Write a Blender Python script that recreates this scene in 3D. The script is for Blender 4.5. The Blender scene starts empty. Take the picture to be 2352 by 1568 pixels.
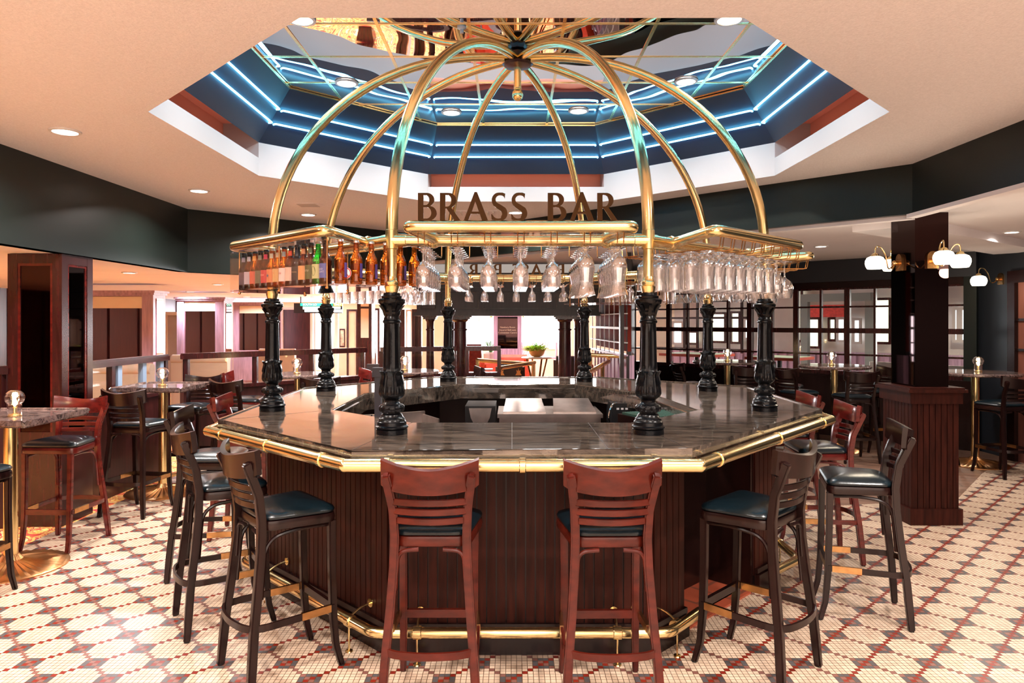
import bpy, bmesh, math, random
from mathutils import Vector, Matrix
random.seed(7)
PI = math.pi
scene = bpy.context.scene
COL = scene.collection

# ------------------------------------------------------------------ camera, world, exposure
F = 1616.0; CX = 1176.0; HY = 739.0; EYE = 1.625
cam_d = bpy.data.cameras.new('camera'); cam = bpy.data.objects.new('camera', cam_d); COL.objects.link(cam)
cam.location = (0, 0, EYE); cam.rotation_euler = (PI/2, 0, 0)
cam_d.sensor_width = 36.0; cam_d.lens = 36.0*F/2352.0
cam_d.shift_y = -(784.0-HY)/2352.0
cam_d.clip_start = 0.05; cam_d.clip_end = 100
scene.camera = cam
world = bpy.data.worlds.new('world'); scene.world = world; world.use_nodes = True
world.node_tree.nodes['Background'].inputs[0].default_value = (1.0, 0.86, 0.76, 1)
world.node_tree.nodes['Background'].inputs[1].default_value = 0.3
scene.view_settings.view_transform = 'Standard'; scene.view_settings.look = 'None'
scene.view_settings.gamma = 1.0; scene.view_settings.use_curve_mapping = False
scene.view_settings.exposure = 0.58
cy = scene.cycles
cy.max_bounces = 9; cy.diffuse_bounces = 4; cy.glossy_bounces = 5; cy.transmission_bounces = 10; cy.transparent_max_bounces = 40
cy.caustics_reflective = False; cy.caustics_refractive = False
cy.sample_clamp_indirect = 4.0; cy.use_denoising = True
cy.blur_glossy = 0.4; cy.use_adaptive_sampling = True; cy.adaptive_threshold = 0.02

def area_light(name, loc, rot, sx, sy, power, color):
    d = bpy.data.lights.new(name, 'AREA'); d.shape = 'RECTANGLE'; d.size = sx; d.size_y = sy
    d.energy = power; d.color = color
    o = bpy.data.objects.new(name, d); COL.objects.link(o); o.location = loc; o.rotation_euler = rot
    return o
# fill light added behind the camera; daylight from the lobby and dining room windows
area_light('window_daylight_rear', (1.2, -3.85, 1.6), (PI/2, 0, 0), 7.5, 2.0, 95, (1.0, 0.88, 0.80))
area_light('window_daylight_lobby', (0.0, 17.6, 1.5), (-PI/2, 0, 0), 7.0, 1.3, 420, (0.95, 0.97, 1.0))
area_light('window_daylight_west', (-6.5, 19.2, 1.3), (-PI/2, 0, 0), 4.5, 1.6, 200, (0.85, 0.88, 1.0))
area_light('window_daylight_dining', (9.6, 9.6, 1.5), (PI/2, 0, -PI/4+PI), 5.0, 1.2, 120, (1.0, 0.95, 0.88))

# ------------------------------------------------------------------ materials
def nt(name):
    m = bpy.data.materials.new(name); m.use_nodes = True
    t = m.node_tree; b = t.nodes['Principled BSDF']
    return m, t, b
def setb(b, **k):
    for a, v in k.items():
        n = {'color':'Base Color','rough':'Roughness','metal':'Metallic','spec':'Specular IOR Level','ior':'IOR','trans':'Transmission Weight',
             'emit':'Emission Color','estr':'Emission Strength','coat':'Coat Weight','crough':'Coat Roughness'}[a]
        if isinstance(v, tuple) and len(v) == 3: v = (*v, 1)
        b.inputs[n].default_value = v
def mat(name, color, rough=0.5, metal=0.0, var=0.0, scale=8.0, stretch=(1,1,1), bump=0.0, bscale=60.0, **k):
    m, t, b = nt(name); setb(b, color=color, rough=rough, metal=metal, **k)
    N = t.nodes; L = t.links
    if var or bump:
        tc = N.new('ShaderNodeTexCoord'); mp = N.new('ShaderNodeMapping'); mp.inputs['Scale'].default_value = stretch
        L.new(tc.outputs['Object'], mp.inputs[0])
    if var:
        nz = N.new('ShaderNodeTexNoise'); nz.inputs['Scale'].default_value = scale; nz.inputs['Detail'].default_value = 5
        L.new(mp.outputs[0], nz.inputs[0])
        r = N.new('ShaderNodeValToRGB'); r.color_ramp.elements[0].position = .3; r.color_ramp.elements[1].position = .7
        r.color_ramp.elements[0].color = (*[c*(1-var) for c in color[:3]], 1); r.color_ramp.elements[1].color = (*[min(1, c*(1+var)) for c in color[:3]], 1)
        L.new(nz.outputs[0], r.inputs[0]); L.new(r.outputs[0], b.inputs['Base Color'])
    if bump:
        n2 = N.new('ShaderNodeTexNoise'); n2.inputs['Scale'].default_value = bscale; n2.inputs['Detail'].default_value = 3
        L.new(mp.outputs[0], n2.inputs[0])
        bp = N.new('ShaderNodeBump'); bp.inputs['Strength'].default_value = bump; bp.inputs['Distance'].default_value = 0.01
        L.new(n2.outputs[0], bp.inputs['Height']); L.new(bp.outputs[0], b.inputs['Normal'])
    return m
def emis(name, color, s):
    m, t, b = nt(name); setb(b, color=(0,0,0), emit=color, estr=s, rough=.5); return m
WS = (6, 6, .6)
M = {}
M['dark_wood'] = mat('dark_wood', (.012,.0035,.003), .24, var=.5, scale=6, stretch=WS, spec=.38)
M['red_wood'] = mat('red_wood', (.066,.0070,.0034), .24, var=.35, scale=5, stretch=(2,2,5), spec=.36)
M['cherry'] = mat('cherry_wood', (.095,.008,.006), .20, var=.4, scale=5, stretch=(2,2,5), spec=.6)
M['bar_wood'] = mat('bar_panel_wood', (.030,.0062,.0038), .42, spec=.13, var=.45, scale=7, stretch=WS)
M['bar_back'] = mat('bar_groove_wood', (.012,.005,.004), .5)
M['rail_wood'] = mat('rail_wood', (.036,.006,.006), .25, var=.4, scale=6, stretch=WS, spec=.6)
M['pale_wood'] = mat('pale_wood', (.42,.27,.36), .35, var=.25, scale=5, stretch=WS)  # lavender tint of window daylight mixed into the wood colour
M['panel_wood'] = mat('panel_wood', (.040,.009,.009), .32, var=.5, scale=5, stretch=WS)
M['portal_wood'] = mat('portal_wood', (.014,.009,.011), .35, var=.4, scale=5, stretch=WS)
M['brass'] = mat('brass', (1.0,.76,.38), .19, 1.0, var=.06, scale=9)
M['brass_dark'] = mat('aged_brass', (.55,.30,.12), .25, 1.0, var=.3, scale=20)
M['brass_letter'] = mat('letter_brass', (.06,.032,.015), .15, 1.0)
M['copper'] = mat('copper_base', (.60,.29,.12), .32, 1.0, var=.2, scale=10)
M['iron'] = mat('cast_iron', (.003,.003,.0038), .25, .0, var=.5, scale=20, spec=.24, bump=.10, bscale=90)
M['cushion'] = mat('leather', (.003,.009,.013), .25, spec=.5, bump=.05, bscale=120)
M['rubber'] = mat('black_rubber', (.01,.01,.01), .6)
M['ceil'] = mat('textured_plaster', (.87,.84,.86), .9, var=.06, scale=90, bump=.35, bscale=110)
M['ceil_low'] = mat('smooth_plaster', (.86,.82,.85), .85, var=.03, scale=2)
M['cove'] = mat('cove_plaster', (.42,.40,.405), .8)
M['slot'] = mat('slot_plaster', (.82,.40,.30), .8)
M['green'] = mat('dark_green_paint', (.008,.012,.0105), .33, spec=.3, var=.1, scale=2, bump=.05, bscale=200)
M['navy'] = mat('blue_cove_paint', (.003,.016,.040), .45)
M['navy_wall'] = mat('navy_paint', (.018,.022,.030), .4)
M['steel'] = mat('steel', (.62,.55,.52), .28, 1.0, var=.1, scale=14)
M['cream'] = mat('cream_paint', (.80,.66,.50), .7, var=.05, scale=3)
M['beige'] = mat('beige_paint', (.46,.40,.37), .7, var=.08, scale=3)
M['fabric_cream'] = mat('cream_leather', (.46,.33,.22), .5)
M['fabric_red'] = mat('red_fabric', (.62,.07,.035), .7, var=.2, scale=12)
M['fabric_grey'] = mat('grey_fabric', (.05,.045,.055), .6)
M['brown_leather'] = mat('brown_leather', (.045,.024,.018), .35)
M['leaf'] = mat('leaf_green', (.48,.66,.08), .5, var=.5, scale=14)
M['leaf_dark'] = mat('leaf_dark', (.05,.22,.03), .5, var=.4, scale=14)
M['bowl'] = mat('orange_ceramic', (.90,.42,.12), .4)
M['white'] = mat('white_paint', (.75,.74,.74), .5)
M['black'] = mat('black_plastic', (.01,.01,.011), .35)
M['red_top'] = mat('red_tabletop', (.55,.10,.06), .35)
M['green_top'] = mat('green_tabletop', (.30,.40,.28), .35)
M['awning'] = mat('red_awning', (.62,.045,.03), .6, var=.3, scale=20)
M['mat_green'] = mat('green_mat', (.02,.07,.05), .5)
M['dispenser'] = mat('cream_plastic', (.62,.50,.36), .4)
M['blue_post'] = mat('pale_blue_metal', (.22,.32,.48), .4)  # blue daylight on the railing posts put into the metal colour
M['chrome'] = mat('chrome', (.8,.8,.8), .08, 1.0)
M['picture'] = mat('picture_print', (.60,.48,.36), .5, var=.5, scale=10)
M['disc'] = emis('lamp_lens', (1.0,.90,.76), 11)
M['shade'] = emis('opal_shade', (1.0,.88,.70), 4.2)
M['flame'] = emis('flame', (1.0,.72,.32), 14)
M['neon'] = emis('neon_tube', (.16,.66,1.0), 13.0)
M['daylight'] = emis('daylight_pane', (1.0,1.0,1.0), 2.2)
M['daylight_warm'] = emis('daylight_warm', (1.0,.93,.72), 1.5)
M['sign_green'] = emis('sign_green', (.02,.75,.42), 1.3)
M['sign_white'] = emis('sign_white', (.9,1.0,1.0), 3.0)
M['sign_yellow'] = emis('sign_yellow', (.95,.75,.1), 1.3)
M['smoked'] = mat('smoked_mirror', (.040,.021,.020), .03, 1.0)
M['rack_back'] = mat('rack_back_wood', (.16,.022,.014), .85, spec=.1)
M['mirror_side'] = mat('mirror', (.50,.30,.30), .02, 1.0)

def mirror_mat():
    m, t, b = nt('ceiling_mirror'); setb(b, color=(.86,.80,.80), rough=.012, metal=1.0)
    N, L = t.nodes, t.links
    tc = N.new('ShaderNodeTexCoord'); n2 = N.new('ShaderNodeTexNoise'); n2.inputs['Scale'].default_value = 1.6; n2.inputs['Detail'].default_value = 1
    L.new(tc.outputs['Object'], n2.inputs[0]); bp = N.new('ShaderNodeBump'); bp.inputs['Strength'].default_value = .35; bp.inputs['Distance'].default_value = .03
    L.new(n2.outputs[0], bp.inputs['Height']); L.new(bp.outputs[0], b.inputs['Normal']); return m
M['mirror'] = mirror_mat()

def thin_glass(name, tint, refl=1.0, glass=0.0, rough=0.0):
    m = bpy.data.materials.new(name); m.use_nodes = True; t = m.node_tree; N, L = t.nodes, t.links
    N.remove(N['Principled BSDF']); out = N['Material Output']
    tr = N.new('ShaderNodeBsdfTransparent'); tr.inputs[0].default_value = (*tint, 1)
    gl = N.new('ShaderNodeBsdfGlossy'); gl.inputs['Roughness'].default_value = .03+rough; gl.inputs['Color'].default_value = (1,1,1,1)
    lw = N.new('ShaderNodeLayerWeight'); lw.inputs[0].default_value = .5; pw = N.new('ShaderNodeMath'); pw.operation = 'POWER'; pw.inputs[1].default_value = 3.2; L.new(lw.outputs['Facing'], pw.inputs[0])
    ad = N.new('ShaderNodeMath'); ad.operation = 'MULTIPLY_ADD'; ad.inputs[1].default_value = .85; ad.inputs[2].default_value = .04; L.new(pw.outputs[0], ad.inputs[0])
    mu = N.new('ShaderNodeMath'); mu.operation = 'MULTIPLY'; mu.inputs[1].default_value = refl; mu.use_clamp = True
    L.new(ad.outputs[0], mu.inputs[0])
    mx = N.new('ShaderNodeMixShader'); L.new(mu.outputs[0], mx.inputs[0])
    if glass:
        g = N.new('ShaderNodeBsdfGlass'); g.inputs['IOR'].default_value = 1.4; g.inputs['Roughness'].default_value = rough; g.inputs[0].default_value = (*tint, 1)
        m2 = N.new('ShaderNodeMixShader'); m2.inputs[0].default_value = glass
        L.new(tr.outputs[0], m2.inputs[1]); L.new(g.outputs[0], m2.inputs[2]); L.new(m2.outputs[0], mx.inputs[1])
    else: L.new(tr.outputs[0], mx.inputs[1])
    L.new(gl.outputs[0], mx.inputs[2]); L.new(mx.outputs[0], out.inputs[0]); return m
M['pane'] = thin_glass('window_glass', (.93,.95,.95), .8)
M['acrylic'] = thin_glass('clear_acrylic', (.985,.965,.955), .30)
M['acrylic_edge'] = thin_glass('acrylic_edge', (.93,.86,.85), 1.6)
M['crystal'] = thin_glass('crystal_glass', (.985,.975,.975), 2.6, .25)
M['amber'] = thin_glass('amber_glass', (.78,.36,.08), 1.0, .5)
M['brown_glass'] = thin_glass('brown_glass', (.30,.10,.05), 1.2, .4)
M['black_glass'] = mat('black_glass', (.015,.012,.018), .12)
M['green_glass'] = thin_glass('green_glass', (.06,.68,.12), 1.0, .4)

def marble_mat(name, c0, c1, rough, st=(1.2,6,3), spec=.5, sc=3.0):
    m, t, b = nt(name); setb(b, rough=rough, spec=.5, ior=2.2)
    N, L = t.nodes, t.links
    tc = N.new('ShaderNodeTexCoord'); mp = N.new('ShaderNodeMapping'); mp.inputs['Scale'].default_value = st; mp.inputs['Rotation'].default_value = (0,0,.25)
    L.new(tc.outputs['Object'], mp.inputs[0])
    n1 = N.new('ShaderNodeTexNoise'); n1.inputs['Scale'].default_value = sc; n1.inputs['Detail'].default_value = 12; n1.inputs['Roughness'].default_value = .72; n1.inputs['Distortion'].default_value = 1.2
    L.new(mp.outputs[0], n1.inputs[0])
    r = N.new('ShaderNodeValToRGB'); r.color_ramp.elements[0].position = .36; r.color_ramp.elements[1].position = .68
    r.color_ramp.elements[0].color = (*c0, 1); r.color_ramp.elements[1].color = (*c1, 1)
    L.new(n1.outputs[0], r.inputs[0]); L.new(r.outputs[0], b.inputs['Base Color']); return m
M['granite'] = marble_mat('dark_granite', (.005,.004,.004), (.17,.125,.095), .07)
M['table_marble'] = marble_mat('table_granite', (.018,.012,.012), (.30,.20,.18), .07, (4,4,4), sc=6)

def mosaic_mat():
    T = .0255; X0, Y0 = .098, 3.30
    m, t, b = nt('mosaic_tile_floor'); setb(b, rough=.34, spec=.5)
    N, L = t.nodes, t.links
    def MA(op, a, c=None, clamp=False):
        n = N.new('ShaderNodeMath'); n.operation = op; n.use_clamp = clamp
        for i, v in enumerate((a, c)):
            if v is None: continue
            if isinstance(v, (int, float)): n.inputs[i].default_value = v
            else: L.new(v, n.inputs[i])
        return n.outputs[0]
    tc = N.new('ShaderNodeTexCoord'); sp = N.new('ShaderNodeSeparateXYZ'); L.new(tc.outputs['Object'], sp.inputs[0])
    u = MA('DIVIDE', MA('ADD', sp.outputs[0], -X0+T*1200), T); v = MA('DIVIDE', MA('ADD', sp.outputs[1], -Y0+T*1200), T)
    i = MA('FLOOR', u); j = MA('FLOOR', v); fu = MA('SUBTRACT', u, i); fv = MA('SUBTRACT', v, j)
    def eqmod(val, k):  # 1 where val mod 12 == k
        r = MA('MODULO', val, 12.0); return MA('LESS_THAN', MA('ABSOLUTE', MA('SUBTRACT', r, float(k))), .5)
    dmi = MA('ADD', MA('SUBTRACT', i, j), 1200.0); sm = MA('ADD', i, j)
    red = eqmod(dmi, 0); pink = eqmod(sm, 3)
    im = MA('MODULO', i, 12.0); jm = MA('MODULO', j, 12.0)
    a1 = MA('MULTIPLY', MA('LESS_THAN', im, 3.5), MA('LESS_THAN', jm, 3.5))
    inr = lambda q: MA('MULTIPLY', MA('GREATER_THAN', q, 5.5), MA('LESS_THAN', q, 9.5))
    a2 = MA('MULTIPLY', inr(im), inr(jm)); grey = MA('ADD', a1, a2, True)
    g = .055
    gr = MA('ADD', MA('ADD', MA('LESS_THAN', fu, g), MA('GREATER_THAN', fu, 1-g)), MA('ADD', MA('LESS_THAN', fv, g), MA('GREATER_THAN', fv, 1-g)), True)
    wn = N.new('ShaderNodeTexWhiteNoise'); wn.noise_dimensions = '2D'; cb = N.new('ShaderNodeCombineXYZ'); L.new(i, cb.inputs[0]); L.new(j, cb.inputs[1]); L.new(cb.outputs[0], wn.inputs[0])
    def mix(fac, A, B):
        n = N.new('ShaderNodeMix'); n.data_type = 'RGBA'
        L.new(fac, n.inputs[0])
        for k, c in ((6, A), (7, B)):
            if isinstance(c, tuple): n.inputs[k].default_value = (*c, 1)
            else: L.new(c, n.inputs[k])
        return n.outputs[2]
    c = mix(wn.outputs[0], (.58,.42,.30), (.70,.53,.39))
    c = mix(grey, c, (.085,.08,.085)); c = mix(pink, c, (.23,.095,.075)); c = mix(red, c, (.22,.018,.009)); c = mix(gr, c, (.10,.045,.02))
    L.new(c, b.inputs['Base Color']); return m
M['mosaic'] = mosaic_mat()

def carpet_mat():
    m, t, b = nt('patterned_carpet'); setb(b, rough=.95)
    N, L = t.nodes, t.links
    tc = N.new('ShaderNodeTexCoord'); n1 = N.new('ShaderNodeTexNoise'); n1.inputs['Scale'].default_value = 3.5; n1.inputs['Detail'].default_value = 4; n1.inputs['Distortion'].default_value = 3.0
    L.new(tc.outputs['Object'], n1.inputs[0])
    r = N.new('ShaderNodeValToRGB'); cr = r.color_ramp; cr.interpolation = 'CONSTANT'
    cols = [(.60,.07,.04),(.90,.42,.07),(.92,.68,.22),(.70,.12,.06),(.92,.55,.14),(.50,.05,.05),(.92,.75,.35)]
    cr.elements[0].color = (*cols[0],1); cr.elements[1].position = .42; cr.elements[1].color = (*cols[1],1)
    for p, c in zip((.46,.50,.54,.58,.63), cols[2:]): e = cr.elements.new(p); e.color = (*c,1)
    L.new(n1.outputs[0], r.inputs[0]); L.new(r.outputs[0], b.inputs['Base Color']); return m
M['carpet'] = carpet_mat()
def plank_mat(name, col, mortar, sc, w, h, rot=0, rough=.35):
    m, t, b = nt(name); setb(b, rough=rough)
    N, L = t.nodes, t.links
    tc = N.new('ShaderNodeTexCoord'); mp = N.new('ShaderNodeMapping'); mp.inputs['Rotation'].default_value = (0,0,rot); L.new(tc.outputs['Object'], mp.inputs[0])
    br = N.new('ShaderNodeTexBrick'); br.inputs['Color1'].default_value = (*col,1); br.inputs['Color2'].default_value = (*[c*.8 for c in col],1); br.inputs['Mortar'].default_value = (*mortar,1)
    br.inputs['Scale'].default_value = sc; br.inputs['Brick Width'].default_value = w; br.inputs['Row Height'].default_value = h; br.inputs['Mortar Size'].default_value = .012
    L.new(mp.outputs[0], br.inputs[0]); L.new(br.outputs[0], b.inputs['Base Color']); return m
M['plank_floor'] = plank_mat('plank_floor', (.23,.125,.085), (.13,.07,.045), 1.0, 1.1, .15, .3)
M['quarry'] = plank_mat('quarry_tile', (.42,.085,.04), (.20,.06,.035), 1.0, .2, .2, PI/4)
# ------------------------------------------------------------------ mesh helpers
def bm_(): return bmesh.new()
def add_verts_faces(bm, vs, fs):
    v = [bm.verts.new(p) for p in vs]
    for f in fs:
        try: bm.faces.new([v[k] for k in f])
        except ValueError: pass
    return v
def eps(*d):
    return random.uniform(0, .0007) if min(abs(v) for v in d) > .004 else 0
def box(bm, x0, x1, y0, y1, z0, z1, mtx=None):
    e = eps(x1-x0, y1-y0, z1-z0); x0 -= e; x1 += e; y0 -= e; y1 += e; z1 += e*.5
    vs = [Vector((x, y, z)) for z in (z0, z1) for y in (y0, y1) for x in (x0, x1)]
    if mtx is not None: vs = [mtx @ v for v in vs]
    add_verts_faces(bm, vs, [(0,2,3,1),(4,5,7,6),(0,1,5,4),(2,6,7,3),(0,4,6,2),(1,3,7,5)])
def bar(bm, p, q, w, h, up=(0,0,1)):
    """rectangular bar from p to q, w wide across, h along up"""
    p, q, up = Vector(p), Vector(q), Vector(up); t = (q-p).normalized()
    if abs(t.dot(up)) > .99: up = Vector((0,1,0)) if abs(t.y) < .9 else Vector((1,0,0))
    s = t.cross(up).normalized(); u = s.cross(t); e = eps(w, h); w += e; h += e
    vs = [c + s*a*w/2 + u*b*h/2 for c in (p, q) for a, b in ((-1,-1),(1,-1),(1,1),(-1,1))]
    add_verts_faces(bm, vs, [(3,2,1,0),(4,5,6,7),(0,1,5,4),(1,2,6,5),(2,3,7,6),(3,0,4,7)])
def sweep(bm, pts, w, h, up=(0,0,1), scale=None):
    """rectangular section swept along pts; w along side, h along up"""
    pts = [Vector(p) for p in pts]; up = Vector(up); n = len(pts); rings = []
    for k, p in enumerate(pts):
        t = (pts[min(k+1, n-1)] - pts[max(k-1, 0)]).normalized(); s = t.cross(up).normalized(); u = s.cross(t)
        f = scale[k] if scale else 1
        rings.append([bm.verts.new(p + s*a*w*f/2 + u*b*h*f/2) for a, b in ((-1,-1),(1,-1),(1,1),(-1,1))])
    for r0, r1 in zip(rings, rings[1:]):
        for a in range(4): bm.faces.new((r0[a], r0[(a+1)%4], r1[(a+1)%4], r1[a]))
    bm.faces.new(rings[0][::-1]); bm.faces.new(rings[-1])
def fillet(pts, r, n=5):
    pts = [Vector(p) for p in pts]; out = [pts[0]]
    for k in range(1, len(pts)-1):
        a, b, c = pts[k-1], pts[k], pts[k+1]; d0 = (a-b); d1 = (c-b)
        rr = min(r, d0.length*.49, d1.length*.49); p0 = b + d0.normalized()*rr; p1 = b + d1.normalized()*rr
        for i in range(n+1):
            s = i/n; out.append(p0*(1-s)**2 + b*2*s*(1-s) + p1*s*s)
    out.append(pts[-1]); return out
def tube(bm, pts, r, seg=12, caps=True, closed=False):
    pts = [Vector(p) for p in pts]; n = len(pts); rings = []; u = None
    for k, p in enumerate(pts):
        if closed: t = (pts[(k+1)%n]-pts[k-1])
        else: t = (pts[min(k+1, n-1)] - pts[max(k-1, 0)])
        t.normalize()
        if u is None:
            a = Vector((0,0,1)) if abs(t.z) < .9 else Vector((1,0,0)); u = t.cross(a).normalized()
        else: u = (u - t*u.dot(t)).normalized()
        v = t.cross(u); rr = r[k] if isinstance(r, (list, tuple)) else r
        if 0 < k < n-1 or closed:
            d = (pts[(k+1)%n]-p).normalized().dot((p-pts[k-1]).normalized()); cs = math.sqrt(max(.3, (1+d)/2))
        else: cs = 1
        rings.append([bm.verts.new(p + (u*math.cos(2*PI*i/seg) + v*math.sin(2*PI*i/seg))*rr/ (cs if False else 1)) for i in range(seg)])
    m = n if closed else n-1
    for k in range(m):
        r0, r1 = rings[k], rings[(k+1)%n]
        for i in range(seg): bm.faces.new((r0[i], r0[(i+1)%seg], r1[(i+1)%seg], r1[i]))
    if caps and not closed: bm.faces.new(rings[0][::-1]); bm.faces.new(rings[-1])
def lathe(bm, prof, seg=24, o=(0,0,0), mod=None, cap=True):
    o = Vector(o); rings = []
    for (r, z) in prof:
        if r < 1e-5: rings.append([bm.verts.new(o+Vector((0,0,z)))])
        else: rings.append([bm.verts.new(o+Vector(((r*(mod(z, 2*PI*i/seg) if mod else 1))*math.cos(2*PI*i/seg), (r*(mod(z, 2*PI*i/seg) if mod else 1))*math.sin(2*PI*i/seg), z))) for i in range(seg)])
    for a, b in zip(rings, rings[1:]):
        if len(a) == 1 and len(b) == 1: continue
        for i in range(seg):
            j = (i+1) % seg
            if len(a) == 1: bm.faces.new((a[0], b[j], b[i]))
            elif len(b) == 1: bm.faces.new((a[i], a[j], b[0]))
            else: bm.faces.new((a[i], a[j], b[j], b[i]))
    if cap:
        if len(rings[0]) > 1: bm.faces.new(rings[0][::-1])
        if len(rings[-1]) > 1: bm.faces.new(rings[-1])
def prism(bm, outer, z0, z1, holes=()):
    for z in (z0, z1):
        es = []
        for loop in (outer, *holes):
            v = [bm.verts.new((x, y, z)) for x, y in loop]; es += [bm.edges.new((v[k], v[(k+1)%len(v)])) for k in range(len(v))]
        bmesh.ops.triangle_fill(bm, use_beauty=True, edges=es)
        if abs(z1-z0) < 1e-6: return
    for loop in (outer, *holes):
        for k in range(len(loop)):
            a, b = loop[k], loop[(k+1)%len(loop)]
            add_verts_faces(bm, [(a[0],a[1],z0),(b[0],b[1],z0),(b[0],b[1],z1),(a[0],a[1],z1)], [(0,1,2,3)])
    bmesh.ops.remove_doubles(bm, verts=bm.verts, dist=1e-5)
def sphere(bm, c, r, seg=16, rings=10, sz=1.0):
    lathe(bm, [(r*math.sin(PI*k/rings), -r*sz*math.cos(PI*k/rings)) for k in range(rings+1)], seg, c)
def offset_poly(poly, d):
    """offset a convex ccw polygon outwards by d"""
    n = len(poly); lines = []
    for k in range(n):
        a, b = Vector(poly[k]), Vector(poly[(k+1)%n]); t = (b-a).normalized(); nn = Vector((t.y, -t.x)); lines.append((a+nn*d, t))
    out = []
    for k in range(n):
        p, t = lines[k-1]; q, s = lines[k]; den = t.x*s.y - t.y*s.x
        w = ((q-p).x*s.y - (q-p).y*s.x)/den; r = p+t*w; out.append((r.x, r.y))
    return out
def mk(name, bm, material, parent=None, smooth=True, recalc=True, loc=None, rot=None):
    if recalc: bmesh.ops.recalc_face_normals(bm, faces=bm.faces)
    if smooth:
        for f in bm.faces: f.smooth = True
        for e in bm.edges:
            if len(e.link_faces) == 2 and e.calc_face_angle(0) > .62: e.smooth = False
    me = bpy.data.meshes.new(name); bm.to_mesh(me); bm.free()
    me.materials.append(M[material] if isinstance(material, str) else material)
    o = bpy.data.objects.new(name, me); COL.objects.link(o)
    if loc: o.location = loc
    if rot: o.rotation_euler = rot
    if parent: o.parent = parent
    return o
def tag(o, label, cat, group=None):
    o['label'] = label; o['category'] = cat
    if group: o['group'] = group
    return o
def thing(name, label, cat, loc=(0,0,0), rz=0, group=None):
    o = bpy.data.objects.new(name, None); COL.objects.link(o); o.location = loc; o.rotation_euler = (0,0,rz); o.empty_display_size = .1
    return tag(o, label, cat, group)
def struct(name, bm, material, **k):
    o = mk(name, bm, material, smooth=False, **k)
    if not o.parent: o['kind'] = 'structure'
    return o
def dup(root, loc, rz, label, group=None):
    r = root.copy(); COL.objects.link(r); r.location = loc; r.rotation_euler = (0,0,rz); r['label'] = label
    if group: r['group'] = group
    for ch in list(root.children):
        c = ch.copy(); COL.objects.link(c); c.parent = r
        for g in list(ch.children):
            d = g.copy(); COL.objects.link(d); d.parent = c
    return r
def text_bm(s, size, depth=.0, align='CENTER', ext=None):
    cu = bpy.data.curves.new('t', 'FONT'); cu.body = s; cu.size = size; cu.align_x = align; cu.extrude = depth; cu.resolution_u = 3
    o = bpy.data.objects.new('t', cu); COL.objects.link(o)
    bpy.context.view_layer.update()
    dg = bpy.context.evaluated_depsgraph_get(); me = bpy.data.meshes.new_from_object(o.evaluated_get(dg))
    b = bmesh.new(); b.from_mesh(me); bpy.data.objects.remove(o); bpy.data.curves.remove(cu); bpy.data.meshes.remove(me)
    return b
def X(px, d): return (px-CX)*d/F
def Z(py, d): return EYE + (HY-py)*d/F

# ------------------------------------------------------------------ the setting: floors
b = bm_(); prism(b, [(-3.55,-4),(5.9,-4),(5.9,8.35),(5.09,7.6),(4.1,6.47),(2.8,6.2),(1.6,7.9),(-.9,9.75),(-1.3,9.95),(-3.55,7.7)], 0, 0); struct('floor', b, 'mosaic')
b = bm_(); prism(b, [(2.8,6.2),(4.1,6.47),(5.09,7.6),(5.9,8.35),(5.9,8.9),(10.5,13.5),(7,18),(1.4,18),(1.4,10.4),(-.9,9.75),(1.6,7.9)], 0, 0); struct('floor_wood', b, 'plank_floor')
b = bm_(); prism(b, [(-3.55,-4),(-3.55,7.7),(-1.3,9.95),(-.9,9.75),(1.4,10.4),(1.4,18),(7,18),(7,20),(-10,20),(-10,-4)], 0, 0); struct('floor_carpet', b, 'carpet')
# ceilings and bulkheads
CO = (.04, 5.04)
def octa(a, c=CO): h = a*math.tan(PI/8); return [(c[0]+x, c[1]+y) for x, y in ((-h,-a),(h,-a),(a,-h),(a,h),(h,a),(-h,a),(-a,h),(-a,-h))]
ZC = 2.86
b = bm_(); prism(b, [(-3.55,-4),(3.13,-4),(3.13,5.5),(-1.3,9.93),(-3.55,7.7)], ZC, ZC, [octa(2.18)]); struct('ceiling', b, 'ceil')
b = bm_(); prism(b, [(-10,-4),(-3.55,-4),(-3.55,7.7),(-1.3,9.93),(-1.3,10.5),(-1.3,20),(-10,20)], 2.17, 2.17); struct('ceiling_left', b, 'ceil_low')
b = bm_(); prism(b, [(3.13,-4),(6.0,-4),(6.0,9.1),(1.5,13.6),(1.5,10.8),(-1.3,10.8),(-1.3,9.93),(3.13,5.5)], 2.51, 2.51); struct('ceiling_right', b, 'ceil_low')
b = bm_(); prism(b, [(-1.3,10.8),(3.0,10.8),(3.0,12.3),(7,16),(7,20),(-1.3,20)], 2.35, 2.35); struct('ceiling_lobby', b, 'ceil_low')
b = bm_(); prism(b, [(1.8,13.1),(6.0,8.9),(11,13.8),(7,18)], 2.45, 2.45); struct('ceiling_dining', b, 'ceil_low')
def wall_seg(bm, p, q, z0, z1, th=.1):
    p, q = Vector((*p, 0)), Vector((*q, 0)); t = (q-p).normalized(); n = Vector((-t.y, t.x, 0))
    vs = [a + n*s + Vector((0,0,z)) for z in (z0, z1) for a, s in ((p,0),(q,0),(q,th),(p,th))]
    add_verts_faces(bm, vs, [(3,2,1,0),(4,5,6,7),(0,1,5,4),(1,2,6,5),(2,3,7,6),(3,0,4,7)])
b = bm_(); wall_seg(b, (-3.55,-4), (-3.55,7.7), 2.17, ZC); wall_seg(b, (-3.55,7.7), (-1.3,9.93), 2.17, ZC); struct('wall_left', b, 'green')
b = bm_(); wall_seg(b, (3.13,5.5), (3.13,-4), 2.47, ZC); wall_seg(b, (-1.3,9.93), (3.13,5.5), 2.47, ZC); struct('wall_right', b, 'green')
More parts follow.
